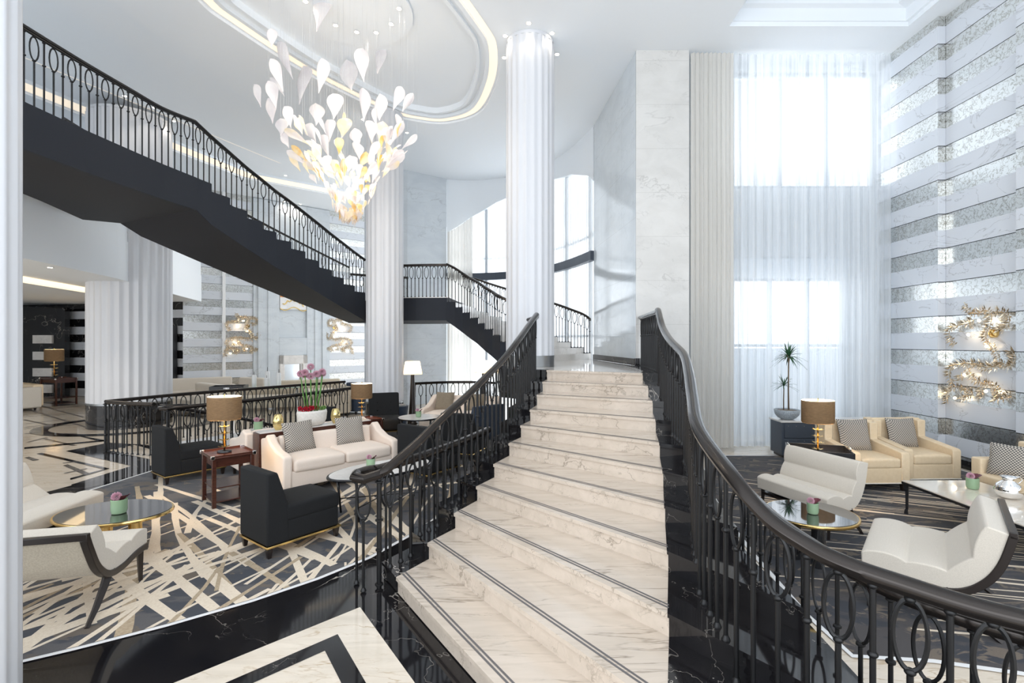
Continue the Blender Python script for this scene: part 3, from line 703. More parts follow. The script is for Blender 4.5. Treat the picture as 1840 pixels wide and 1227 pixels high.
for k in range(1, 11):
    z = k*RS; zb = max(.012, z-.5)
    mb = MB(); l, r, l2, r2 = (Vector(q) for q in (Lk[k], Rk[k], Lk[k+1], Rk[k+1]))
    mb.prism([tuple(l), tuple(r), tuple(r2), tuple(l2)], zb, z-.028, 0)
    d = (r-l).normalized(); nn = Vector((d.y,-d.x)); 
    if nn.y > 0: nn = -nn
    mb.prism([tuple(l+nn*.016), tuple(r+nn*.016), tuple(r2), tuple(l2)], z-.028, z, 0)
    for o_, w_ in ((.045,.018),(.078,.018)):
        dl, dr = (l2-l).normalized(), (r2-r).normalized()
        P = [l+dl*o_, r+dr*o_, r+dr*(o_+w_), l+dl*(o_+w_)]; inlay([[tuple(p) for p in P]], z+.0012, 1, mb)
    mb.build('step', [M['stepmarble'], M['groove']], ms)
    for A, B, nm in ((OL, Lk, 'left'), (Rk, OR, 'right')):
        P = [A[k], B[k], B[k+1], A[k+1]]; mb = MB(); mb.prism(P, .012, z-.024, 0)
        a, b = Vector(A[k]), Vector(B[k]); d = (b-a).normalized(); nn = Vector((d.y,-d.x)); 
        if nn.y > 0: nn = -nn
        o1, o2 = Vector((0,0)), Vector((0,0))
        mb.prism([tuple(a+nn*.016), tuple(b+nn*.016), B[k+1], A[k+1]], z-.024, z, 0); mb.build('step_end_block', M['black'], ms)
# top riser and landing
mb = MB(); mb.prism([(Lk[11][0]-.006,Lk[11][1]-.010), (Rk[11][0]-.006,Rk[11][1]-.010), (1.66,7.35), (.33,8.2)], LAND-.5, LAND-.03); mb.prism([(Lk[11][0]-.014, Lk[11][1]-.026), (Rk[11][0]-.014,Rk[11][1]-.026), (1.66,7.35), (.33,8.2)], LAND-.03, LAND+.001, 0); mb.build('step', [M['stepmarble']], ms)
for P in ([OL[11], Lk[11], (.33,8.2), (.02,8.35)], [Rk[11], OR[11], (2.0,7.3), (1.66,7.35)]): MB().prism(P, .012, LAND+.001).build('step_end_block', M['black'], ms)
def inset_landing():
    mb = MB(); mb.prism(LANDP, LAND-.5, LAND-.002, 0)
    inlay([[(.33,8.2),(1.66,7.35),(1.78,7.8),(1.84,8.6),(1.82,9.6),(1.72,10.8),(1.56,12.2),(1.42,13.0),(.36,11.3),(-.25,10.9),(-.55,10.9),(-.5,9.4),(-.2,8.6)]], LAND+.0, 1, mb)
    return mb.build('landing', [M['black'], M['landmarble']], ms)
inset_landing()
# ================================================================== RAILINGS
BC = {}
def bal_mesh(kind, h, lod, fat=1.0, rh=.29):
    key = (kind, round(h, 2), lod, fat)
    if key in BC: return BC[key]
    h = round(h, 2); mb = MB(); n = 10 if lod == 0 else (6 if lod == 1 else 4); r = .011*fat
    top = h-.025
    def collar(z, R=.021): mb.lathe([(r*1.1,z-.012),(R,z-.005),(R,z+.005),(r*1.1,z+.012)], n=n)
    if kind == 'ring':
        rb = top-rh
        mb.tube([(0,0,0),(0,0,rb)], r, n); mb.tube([(0,0,top),(0,0,h)], r, n); cz = (top+rb)/2; m = 28 if lod == 0 else (18 if lod == 1 else 12)
        e = [(.057*math.cos(2*PI*i/m), 0, cz+rh/2*math.sin(2*PI*i/m)) for i in range(m)]; mb.tube(e, .0085*fat, 6 if lod < 2 else 4, closed=True)
        if lod < 2: collar(top+.002); collar(rb-.004)
    elif kind == 'post':
        r = .02; mb.tube([(0,0,0),(0,0,h)], r, 14); collar(top, .036); collar(top-rh-.03, .034); collar(.35*h, .03); collar(.03, .035)
    else:
        mb.tube([(0,0,0),(0,0,h)], r, n)
        if lod < 2: collar(top); collar(top-rh)
        else: mb.lathe([(.02,top-rh-.01),(.02,top-rh+.01)], n=4)
    if lod < 2 and kind != 'post':
        mb.lathe([(.024,0),(.024,.006),(.018,.016),(.012,.03)], n=n)
    me = bpy.data.meshes.new('baluster'); me.from_pydata(mb.v, [], mb.f); me.materials.append(M['iron']); me.polygons.foreach_set('use_smooth', [True]*len(me.polygons)); me.set_sharp_from_angle(angle=.8)
    BC[key] = me; return me
PROF = [(-.036,-.012),(-.040,.004),(-.034,.020),(-.018,.032),(0,.036),(.018,.032),(.034,.020),(.040,.004),(.036,-.012),(.022,-.018),(.018,-.030),(-.018,-.030),(-.022,-.018)]
PROFS = [(-.03,-.02),(.03,-.02),(.03,.012),(.014,.022),(-.014,.022),(-.03,.012)]
def railing(label, nodes, foot, spacing=.125, lod=0, first='plain', posts=(), extra0=(), extra1=(), fat=1.0, topm='railtop', start=.04, smooth_path=True, fmax=100):
    """nodes: (x,y,zrail) crossing points; foot[i]: floor height under segment i"""
    t = thing('stair_railing', label, 'railing', (nodes[0][0], nodes[0][1], foot[0])); org = Vector(t.location); per = 8
    D = spline(nodes, per)
    path = [Vector(p) for p in extra0]+D+[Vector(p) for p in extra1]
    mb = MB(); mb.sweep([p-org for p in path], [(a*1.12,b*1.12) for a, b in PROF] if lod == 0 else (PROF if lod < 2 else PROFS)); mb.build('handrail', M[topm], t, smooth='auto')
    s = start; acc = 0; k = 0 if first == 'plain' else 1
    for i in range(len(D)-1):
        a, b = D[i], D[i+1]; L = math.hypot(b.x-a.x, b.y-a.y)
        while acc+L >= s and L > 0:
            u = (s-acc)/L; p = a.lerp(b, u); zf = foot[min(i//per, len(foot)-1)]
            h = p.z-zf-.02; kind = 'ring' if k % 2 else 'plain'
            o = bpy.data.objects.new('baluster', bal_mesh(kind, h, lod, fat)); COL.objects.link(o); o.parent = t
            o.location = (p.x-org.x, p.y-org.y, zf-org.z); o.rotation_euler[2] = math.atan2(b.y-a.y, b.x-a.x); k += 1; s += spacing
        acc += L
    for x, y, zf, zr in posts:
        o = bpy.data.objects.new('newel_post', bal_mesh('post', zr-zf-.02, 0)); COL.objects.link(o); o.parent = t; o.location = (x-org.x, y-org.y, zf-org.z)
    return t
H = .885
def NL(k):
    l, r = Vector(Lk[k]), Vector(Rk[k]); return l+(l-r).normalized()*.20
# left rail of the main stair
nodesL = [(-1.245,4.17,.945)]+[(NL(k).x, NL(k).y, k*RS+H) for k in range(1, 12)]
nodesL[1] = (nodesL[1][0], nodesL[1][1], .99); nodesL[2] = (nodesL[2][0], nodesL[2][1], 1.145)
footL = [0.012]+[k*RS for k in range(1, 11)]
vol = [(-1.30,4.42,.93),(-1.40,4.36,.93),(-1.455,4.24,.93),(-1.43,4.12,.93),(-1.34,4.07,.93)]
railing('black iron oval-ring railing left of the marble staircase, ending in a scroll', nodesL, footL, .125, 0, 'ring', [(-1.245,4.17,0,.93)], extra0=vol, extra1=[(.13,8.35,2.45),(.0,8.62,2.42)], fat=1.18, start=.1)
_rl = bpy.data.objects['stair_railing']
for kk, (x, y) in enumerate(((-1.45,4.22),(-1.35,4.09))):
    o = bpy.data.objects.new('baluster', bal_mesh('ring' if kk else 'plain', .90, 0)); COL.objects.link(o); o.parent = _rl; o.location = (x-_rl.location.x, y-_rl.location.y, .012-_rl.location.z)
# right rail
NR = {11:(1.86,7.2),10:(1.77,6.75),9:(1.70,6.33),8:(1.60,5.67),7:(1.53,4.95),6:(1.40,4.38),5:(1.26,3.86),4:(1.10,3.24),3:(1.07,2.62)}
nodesR = [(2.0,1.78,1.01),(1.83,1.85,1.02),(1.69,1.94,1.03),(1.55,2.04,1.05),(1.39,2.15,1.08),(1.27,2.27,1.12),(1.15,2.40,1.20)]+[(NR[k][0], NR[k][1], k*RS+.9) for k in range(3, 12)]+[(1.92,7.46,LAND+.9)]
footR = [.145,.145,.145,.29,.29,.29,.29]+[k*RS for k in range(3, 12)]
railing('black iron railing sweeping down the right side of the marble staircase', nodesR, footR, .125, 0, 'ring', [], fat=1.18, start=.02)
railing('level black railing from the stair top to the marble pier', [(1.94,7.5,LAND+.9),(2.0,8.2,LAND+.9),(2.06,8.9,LAND+.9),(2.1,9.4,LAND+.9)], [LAND]*3, .12, 0, start=.02)
# guard rails on the floor on both outer sides of the stair
railing('level guard rail running from the scroll newel under the left side of the stair', [(-1.34,4.36,.93),(-1.16,4.62,.94),(-.96,4.97,.95),(-.70,5.62,.95),(-.50,6.25,.95)], [.012]*4, .16, 0, 'ring', start=.12)
railing('lower guard rail behind the sweeping right stair railing', [(2.25,1.80,.9),(1.94,1.96,.9),(1.75,2.18,.9),(1.64,2.43,.9),(1.60,2.75,.9),(1.60,3.3,.9),(1.70,4.0,.9)], [.012]*6, .15, 0, 'ring', start=.05)
# ================================================================== UPPER FLIGHTS
def flight(name, label, I, O, zs, depth, last_in, last_out, white=True, zlast=None):
    """I,O: inner/outer nosing points for steps; step i tread at zs[i]"""
    t = thing(name, label, 'staircase', (I[0][0], I[0][1], 0)); org = Vector((I[0][0], I[0][1], 0))
    I = [Vector(p) for p in I]+[Vector(last_in)]; O = [Vector(p) for p in O]+[Vector(last_out)]; zz = list(zs)+[zlast if zlast else zs[-1]+RS]
    n = len(zs); o2 = lambda p: (p.x-org.x, p.y-org.y)
    for i in range(n):
        mb = MB(); mb.prism([o2(I[i]), o2(O[i]), o2(O[i+1]), o2(I[i+1])], zs[i]-RS-.03, zs[i]); 
        mb.build('step', M['landmarble'] if white else M['soffit'], t)
    zb = [z-depth for z in zz]
    for S_, nm, sd in ((I, 'inner_stringer', -1), (O, 'outer_stringer', 1)):
        mb = MB(); oth = O if S_ is I else I
        for i in range(n):
            a, b = S_[i], S_[i+1]; q = (a-oth[i]).normalized()*.03; q2 = (b-oth[i+1]).normalized()*.03
            A = [o2(a), o2(b), o2(b+q2), o2(a+q)]
            top = zs[i]+.012; vs = [(*A[0],zb[i]),(*A[1],zb[i+1]),(*A[2],zb[i+1]),(*A[3],zb[i]),(*A[0],top),(*A[1],top),(*A[2],top),(*A[3],top)]
            mb.add(vs, [(0,1,2,3),(7,6,5,4),(0,4,5,1),(3,2,6,7),(0,3,7,4),(1,5,6,2)])
        mb.build(nm, M['stringer'], t)
    mb = MB(); vs = []
    for i in range(n+1): vs += [(*o2(I[i]), zb[i]), (*o2(O[i]), zb[i]), (*o2(I[i]), zb[i]+.04), (*o2(O[i]), zb[i]+.04)]
    for i in range(n): mb.f += [[4*i, 4*i+1, 4*i+5, 4*i+4], [4*i+2, 4*i+6, 4*i+7, 4*i+3]]; mb.m += [0,0]
    mb.v = vs; mb.build('soffit', M['soffit'], t, smooth='auto')
    return t
I2 = [(.35,11.3),(.1,11.15),(-.32,11.0),(-.62,11.1),(-.82,11.5),(-1.03,11.8),(-1.22,12.1),(-1.45,12.4),(-1.66,12.6),(-1.87,12.72)]
O2 = [(1.64,13.2),(1.47,13.35),(1.14,13.5),(.79,13.7),(.4,13.95),(0,14.2),(-.4,14.45),(-.8,14.7),(-1.2,14.9),(-1.6,15.05)]
z2 = [LAND+RS*(i+1) for i in range(10)]
IL2, OL2 = (-2.09,12.8), (-2.0,15.15)
flight('curved_stair_flight', 'curved dark flight rising left from the landing behind the slender column', I2, O2, z2, .62, IL2, OL2)
fI = [(p[0],p[1],z+.86) for p, z in zip(I2, z2)]+[(IL2[0],IL2[1],LAND2+.83)]
railing('thin railing on the near side of the curved flight behind the slender column', fI, z2, .10, 1, fat=.8)
fO = [(p[0]+.0,p[1],z+.88) for p, z in zip(O2, z2)]+[(OL2[0],OL2[1],LAND2+.83)]
railing('thin railing on the far window side of the curved flight', fO, z2, .09, 1, fat=.8)
# intermediate landing behind the second column
LP = [(-2.09,12.8),(-2.0,15.15),(-3.6,15.5),(-5.3,14.7),(-4.28,13.5),(-3.6,13.0),(-2.9,12.85)]
lt = thing('stair_landing', 'dark clad half landing behind the column under the chandelier', 'landing', (-3,13.5,0))
MB().prism([(p[0]+3,p[1]-13.5) for p in LP], LAND2-.60, LAND2-.02).build('slab', M['stringer'], lt)
MB().prism([(p[0]*.97+.09+2.91+.0,p[1]*.995-13.43) for p in LP], LAND2-.02, LAND2).build('top', M['landmarble'], lt)
railing('level railing along the near edge of the half landing', [(-2.09,12.84,LAND2+.82),(-2.9,12.9,LAND2+.82),(-3.6,13.05,LAND2+.82),(-4.28,13.5,LAND2+.82)], [LAND2]*3, .10, 1, fat=.9)
railing('level railing along the far edge of the half landing', [(-3.7,15.4,LAND2+.82),(-4.5,15.1,LAND2+.82),(-5.2,14.6,LAND2+.82)], [LAND2]*2, .15, 1)
I3 = [(-4.35,13.3),(-4.52,13.0),(-4.66,12.6),(-4.80,12.19),(-4.92,11.74),(-5.05,11.3),(-5.19,10.93),(-5.36,10.62),(-5.50,10.33),(-5.64,10.0),(-5.74,9.6),(-5.84,9.2)]
a, b = Vector((-5.25,14.65)), Vector((-8.0,9.95)); O3 = []
for i in range(12): t_ = i/11.6; p = a.lerp(b, t_)+Vector((.86,-.5)).normalized()*math.sin(t_*PI)*.12*-1; O3.append((p.x, p.y))
z3 = [LAND2+RS*(i+1) for i in range(12)]
flight('long_stair_flight', 'long charcoal flight descending from the upper left behind the column', I3, O3, z3, .74, (-5.9,8.85), (-8.05,9.9), zlast=UP+.195)
WK = [(-5.9,8.85),(-6.0,8.2),(-6.05,7.6),(-6.10,6.9),(-6.12,6.1),(-6.12,5.0),(-6.1,2.5)]
bt = thing('upper_walkway', 'charcoal clad upper walkway crossing at the top left', 'walkway', (-6.5,7,0))
WO = [(-8.05,9.9),(-8.55,9.6),(-8.1,8.3),(-7.85,7.4),(-7.6,6.3),(-7.3,5.0),(-7.1,2.5)]
mb = MB(); P = [(p[0]+6.5,p[1]-7) for p in WK+WO[::-1]]; mb.prism(P, UP-.545, UP-.02); mb.build('slab', M['soffit'], bt)
mb = MB(); mb.sweep([(p[0]+6.5,p[1]-7,UP) for p in WK], [(-.04,-.56),(.02,-.56),(.02,.012),(-.04,.012)]); mb.build('edge_fascia', M['stringer'], bt)
fI = [(p[0],p[1],z+.88) for p, z in zip(I3, z3)]
railing('black railing down the near side of the long charcoal flight', fI+[(-5.9,8.85,UP+1.0)], z3, .125, 1, topm='iron')
railing('black railing along the upper walkway at the top left', [(-5.9,8.85,UP+1.0)]+[(p[0],p[1],UP+.93) for p in WK[1:]], [UP]*6, .125, 1, topm='iron')
fO = [(p[0],p[1],z+.88) for p, z in zip(O3, z3)]
railing('far railing of the long charcoal flight seen through the near balusters', fO+[(-8.05,9.9,UP+.93)], z3, .16, 2, topm='iron')
railing('far railing of the upper walkway beside the broad column', [(-8.05,9.9,UP+.9),(-7.95,9.2,UP+.86),(-7.8,8.4,UP+.86)], [UP]*2, .16, 2, topm='iron')
# railings round the stairwell in the left floor
ft = .012
railing('railing on the near side of the floor stairwell behind the blush sofa', [(-6.02,8.35,.93),(-5.38,9.34,.93),(-4.8,10.6,.93),(-4.25,11.95,.93)], [ft]*3, .125, 1, 'ring', [(-6.02,8.35,0,.93)], extra0=[(-5.95,8.72,.93),(-6.1,8.72,.93),(-6.2,8.6,.93),(-6.22,8.45,.93),(-6.12,8.35,.93)], fat=1.1)
railing('railing on the far side of the floor stairwell, nearer the fireplace lounge', [(-7.86,9.3,.93),(-7.35,10.6,.93),(-6.3,12.2,.93),(-5.1,13.9,.93)], [ft]*3, .14, 1, 'ring', [(-7.86,9.3,0,.93)], fat=1.1)
railing('short railing across the head of the floor stairwell', [(-7.8,9.28,.93),(-7.2,9.05,.93),(-6.7,8.95,.93)], [ft]*2, .13, 1, fat=1.1)
railing('inner handrail descending into the floor stairwell', [(-6.6,8.95,.90),(-5.95,10.0,.55),(-5.3,11.3,.05)], [ft,-.35], .15, 1)
railing('curved railing behind the rear lounge floor lamp by the window', [(-3.05,13.3,.93),(-2.2,13.75,.93),(-1.2,13.7,.93),(-.5,13.0,.93)], [0]*3, .15, 1, fat=1.1)
# ================================================================== FURNITURE
def legs(t, pts, h, w0, w1, m, z0=0):
    for x, y in pts:
        mb = MB(); vs = [(x-w1,y-w1,z0),(x+w1,y-w1,z0),(x+w1,y+w1,z0),(x-w1,y+w1,z0),(x-w0,y-w0,z0+h),(x+w0,y-w0,z0+h),(x+w0,y+w0,z0+h),(x-w0,y+w0,z0+h)]
        mb.add(vs, [(3,2,1,0),(4,5,6,7),(0,1,5,4),(1,2,6,5),(2,3,7,6),(3,0,4,7)]); mb.build('leg', m, t, bevel=.004)
Z0 = .0125
def slipper(label, x, y, a, fab='blackfab', w=.56, d=.76, trim='brass', group=None):
    """armless chair; origin at near back corner centre, faces local +x"""
    t = thing('slipper_chair', label, 'chair', (x, y, Z0), a, group); h = w/2
    MB().rbox((d/2+.06, 0, .22), (d/2-.08, h-.004, .10), .02).build('seat_base', M[fab], t, smooth='auto', weld=True)
    MB().rbox((d/2+.08, 0, .385), (d/2-.09, h, .075), .03, puff=.02).build('seat', M[fab], t, smooth=True, weld=True)
    mb = MB(); mb.extr([(0,.12),(.0,.80),(.10,.80),(.20,.50),(.22,.12)], -h, h); mb.build('backrest', M[fab], t, bevel=.018, seg=3)
    mb = MB(); mb.b2((-.004,-h-.004,.098),(d+.004,h+.004,.118)); mb.build('trim', M[trim], t, bevel=.003)
    legs(t, [(.035,-h+.035),(.035,h-.035),(d-.035,-h+.035),(d-.035,h-.035)], .10, .028, .016, M['darkwood']); return t
fA = ang(.6,.8)
def corner(px, py, a, w, back=0):   # near-right bottom corner seen at a pixel -> origin of the chair
    p = F(px, py); return (p.x-math.sin(a)*w/2, p.y+math.cos(a)*w/2)
c = corner(480,1010,fA,.56); slipper('black armless chair with brass trim nearest the marble staircase, in front of the blush sofa', c[0], c[1], fA)
c = corner(296,874,fA,.56); slipper('black armless chair with brass trim beside the stairwell railing, left of the mahogany side table', c[0], c[1], fA, d=.80)
aB = ang(.55,.83); slipper('black armless chair with brass trim seen through the left staircase balusters', -1.72, 7.35, aB, w=.62, d=.74)
slipper('navy blue upholstered chair back beside the rear blush loveseat', -.75, 9.7, ang(-.7,.7), 'navyfab', w=.72, d=.78, trim='darkwood')
slipper('second black chair seen through the left staircase balusters, behind the nearer one', -1.25, 8.6, ang(.3,.95), w=.6)
def tufted(label, x, y, a):
    t = thing('tufted_chair', label, 'chair', (x, y, Z0), a)
    MB().rbox((.38,0,.33), (.36,.32,.11), .04, puff=.015).build('seat', M['blackfab'], t, smooth=True, weld=True)
    rot = Matrix.Rotation(-.22, 3, 'Y'); MB().rbox((-.02,0,.62), (.07,.32,.30), .04, rot=rot).build('backrest', M['blackfab'], t, smooth=True, weld=True)
    for yy in (-.14,.14):
        for zz in (.55,.72): MB().lathe([(.001,-.008),(.014,-.004),(.014,.004),(.001,.008)], (.055-(zz-.62)*.22, yy, zz), n=8).build('button', M['blacklac'], t)
    MB().b2((.02,-.325,.19),(.74,.325,.205)).build('trim', M['brass'], t); legs(t, [(.06,-.28),(.06,.28),(.70,-.28),(.70,.28)], .20, .022, .014, M['darkwood']); return t
tufted('black button-tufted chair beside the column and the rear brown-shaded lamp', -3.15, 10.9, ang(.35,-.93))
slipper('black angular chair back behind the blush sofas, near the stairwell railing', -3.95, 9.4, ang(-.3,.95), w=.62)
def sofa(label, x, y, a, L, fab, trim='pinkfab', nseat=2, h=.80, depth=.86, group=None, arms=True):
    """origin: middle of the front edge, faces local +x"""
    t = thing('sofa', label, 'sofa', (x, y, Z0), a, group); h2 = L/2
    MB().rbox((-depth/2, 0, .23), (depth/2-.02, h2-.03, .11), .02).build('base', M[fab], t, smooth='auto', weld=True)
    sl = (L-.26)/nseat
    for i in range(nseat):
        cy = -h2+.13+sl*(i+.5); MB().rbox((-.32, cy, .40), (.33, sl/2-.004, .075), .04, puff=.035).build('seat_cushion', M[fab], t, smooth=True, weld=True)
    rot = Matrix.Rotation(-.14, 3, 'Y'); MB().rbox((-depth+.10, 0, .56), (.085, h2-.03, h-.56), .04, rot=rot).build('backrest', M[fab], t, smooth=True, weld=True)
    MB().rbox((-depth+.22, 0, .57), (.06, h2-.16, .15), .04, rot=rot).build('back_cushion', M[fab], t, smooth=True, weld=True)
    if arms:
        for sy in (-1, 1):
            pr = [(-.01,.12),(.0,.50),(-.015,.545),(-.10,.565),(-.30,.585),(-.50,.66),(-.64,.76),(-.74,h),(-depth-.01,h),(-depth+.02,.12)]
            mb = MB(); y0 = sy*(h2-.12); y1 = sy*h2; mb.extr(pr, min(y0,y1), max(y0,y1)); mb.build('arm', M[fab], t, bevel=.028, seg=4)
    legs(t, [(-.06,-h2+.06),(-.06,h2-.06),(-depth+.06,-h2+.06),(-depth+.06,h2-.06)], .12, .025, .018, M['darkwood']); return t
sA = ang(.71,-.70)
p0, p1 = Vector((-3.14,6.43)), Vector((-1.98,7.62)); pm = (p0+p1)/2
sofa('blush cream two-seat sofa with two houndstooth cushions facing the staircase', pm.x, pm.y, sA, 1.68, 'pinkfab', h=.68)
def local(a, base, x, y): return (base[0]+math.cos(a)*x-math.sin(a)*y, base[1]+math.sin(a)*x+math.cos(a)*y)
def pillow(label, base, a, x, y, z, w, m, tilt=.35, spin=0, group=None):
    t = thing('cushion', label, 'cushion', (*local(a, base, x, y), z), a+spin, group)
    rot = Matrix.Rotation(-tilt, 3, 'Y'); mb = MB()
    n = 10; vs = []
    for sd in (1, -1):
        for i in range(n+1):
            for j in range(n+1):
                u, v = i/n*2-1, j/n*2-1; e = max(abs(u), abs(v)); th = .075*(max(0,(1-u**4))*max(0,(1-v**4)))**.5+.004
                k = 1-.06*(1-abs(u*v))*(e**3); vs.append(rot @ Vector((sd*th, u*w/2*k, v*w/2*k+w/2*.96)))
    for sd in (0, 1):
        for i in range(n):
            for j in range(n):
                b = sd*(n+1)**2; f = [b+i*(n+1)+j, b+(i+1)*(n+1)+j, b+(i+1)*(n+1)+j+1, b+i*(n+1)+j+1]; mb.f.append(f if sd == 0 else f[::-1]); mb.m.append(0)
    mb.v = vs; mb.build('cover', M[m], t, smooth=True); return t
pillow('grey houndstooth cushion on the left seat of the blush sofa', pm, sA, -.50, -.42, .50, .44, 'hound', .32, .12)
pillow('grey houndstooth cushion on the right seat of the blush sofa', pm, sA, -.50, .32, .50, .42, 'hound', .32, -.1)
# back-to-back sofa and console
bk = local(sA, pm, -1.96, 0)
sofa('second blush sofa standing back to back with the first, seen from behind', bk[0], bk[1], sA+PI, 1.9, 'pinkfab', h=.72, depth=.80)
cs = local(sA, pm, -1.0, 0)
t = thing('console_table', 'low wood console with pale top between the two blush sofas', 'console', (cs[0], cs[1], Z0), sA)
MB().b2((-.125,-.86,0),(.125,.86,.735)).build('body', M['wood'], t, bevel=.004); MB().b2((-.12,-.84,.735),(.12,.84,.75)).build('top', M['tabletop'], t, bevel=.004)
# planter with alliums
pc = local(sA, pm, -1.0, -.07); zt = Z0+.75
t = thing('flower_planter', 'oval white stone planter with tall mauve alliums and red blooms on the console', 'planter', (pc[0], pc[1], zt), sA+PI/2)
mb = MB(); mb.lathe([(.10,0),(.15,.02),(.18,.09),(.19,.20),(.183,.235),(.170,.235),(.170,.205)], n=36, sx=1.2, sy=.75, capt=True); mb.build('pot', M['concrete'], t, smooth=True)
def ball(mb, c, r, n, m=0, sp=.35):
    for i in range(n):
        ph = math.acos(1-2*(i+.5)/n); th = PI*(1+5**.5)*i; d = Vector((math.sin(ph)*math.cos(th), math.sin(ph)*math.sin(th), math.cos(ph)))
        u = d.cross(Vector((.3,.5,.8))).normalized(); v = d.cross(u); c_ = Vector(c); w_ = r*sp
        mb.add([c_+d*r*.35, c_+d*r*.8+u*w_*.5, c_+d*r, c_+d*r*.8-u*w_*.5], [(0,1,2,3)], m); mb.add([c_+d*r*.35, c_+d*r*.8+v*w_*.5, c_+d*r*1.02, c_+d*r*.8-v*w_*.5], [(0,1,2,3)], m)
R = random.Random(3)
for i, (bx, by, tx, ty, hh) in enumerate([(-.08,0,-.20,.0,.86),(-.05,.03,-.10,.05,.84),(-.02,-.02,-.04,-.03,.82),(.0,.02,-.01,.03,.96),(.03,-.03,.06,-.04,.85),(.05,.02,.12,.03,.84),(.08,0,.19,0,.85),(-.06,-.03,-.15,-.05,.88),(.06,-.02,.16,-.05,.88)]):
    b_, t_ = Vector((bx,by,.20)), Vector((tx*.85,ty,hh-.09)); 
    st = MB().tube([b_, b_.lerp(t_,.5)+Vector((bx*.1,0,.0)), t_], .0075, 6).build('stem', M['stem'], t, smooth=True)
    mb = MB(); ball(mb, t_+Vector((0,0,.03)), .058, 90, 0, .3); mb.build('allium_head', M['petal'], t)
for i in range(15):
    a = R.uniform(0, 2*PI); q = R.uniform(.2,1); mb = MB(); ball(mb, (-.06+math.cos(a)*.15*q, math.sin(a)*.11*q, .26+R.uniform(-.005,.02)), .036, 16, 0, .8); mb.build('red_bloom', M['redpetal'], t)
for i in range(6):
    mb = MB(); ball(mb, (.15+R.uniform(-.04,.05), R.uniform(-.07,.07), .255), .034, 26, 0, .5); mb.build('succulent', M['succ'], t)
def votive(label, x, y, z):
    t = thing('gold_votive', label, 'candle holder', (x, y, z)); t.scale = (1.25,1.25,1.25); MB().lathe([(.032,0),(.05,.03),(.06,.08),(.058,.12),(.045,.165),(.035,.18),(.031,.18),(.04,.16),(.052,.1),(.03,.02)], n=10, capt=True).build('glass', M['goldglass'], t, smooth='auto')
    MB().lathe([(.022,.02),(.022,.05)], n=12).build('candle', M['creamshade'], t); return t
v1 = local(sA, pm, -1.0, -.56); votive('gold faceted votive on the console, left of the planter', v1[0], v1[1], zt)
v1 = local(sA, pm, -1.0, .30); votive('gold faceted votive on the console, right of the planter', v1[0], v1[1], zt)
# mahogany side tables
def sidetable(label, x, y, a, w, d, h, m='wood', shelves=2):
    t = thing('side_table', label, 'side table', (x, y, Z0), a); W, D = w/2, d/2
    MB().b2((-W,-D,h-.02),(W,D,h)).build('top', M[m], t, bevel=.006)
    mb = MB()
    for s in (-1,1): mb.b2((-W,s*D-.008*s-.006,h),(W,s*D-.008*s+.006,h+.018)); mb.b2((s*W-.008*s-.006,-D,h),(s*W-.008*s+.006,D,h+.018))
    mb.build('gallery_edge', M[m], t)
    mb = MB()
    for sx in (-1,1):
        for sy in (-1,1): mb.b2((sx*(W-.04),sy*(D-.03),h-.024),(sx*(W+.003),sy*(D+.003),h+.020))
    mb.build('metal_corner', M['chrome'], t, bevel=.003)
    MB().b2((-W+.045,-D+.045,h-.13),(W-.045,D-.045,h-.021)).build('drawer', M[m], t, bevel=.004)
    for sx in (-1,1):
        for sy in (-1,1): MB().b2((sx*(W-.06),sy*(D-.06),0),(sx*(W-.015),sy*(D-.015),h-.02)).build('leg', M[m], t, bevel=.004)
    for k in range(shelves): MB().b2((-W+.03,-D+.03,.06+k*.17),(W-.03,D-.03,.075+k*.17)).build('shelf', M[m], t, bevel=.003)
    return t
ta = ang(.7,.71); sidetable('mahogany side table with two shelves and a lamp, left of the blush sofa', -3.86, 6.43, ta, .50, .54, .62)
sidetable('low wooden table under the rear brown-shaded lamp', -3.22, 9.75, ta, .62, .5, .52, shelves=1)
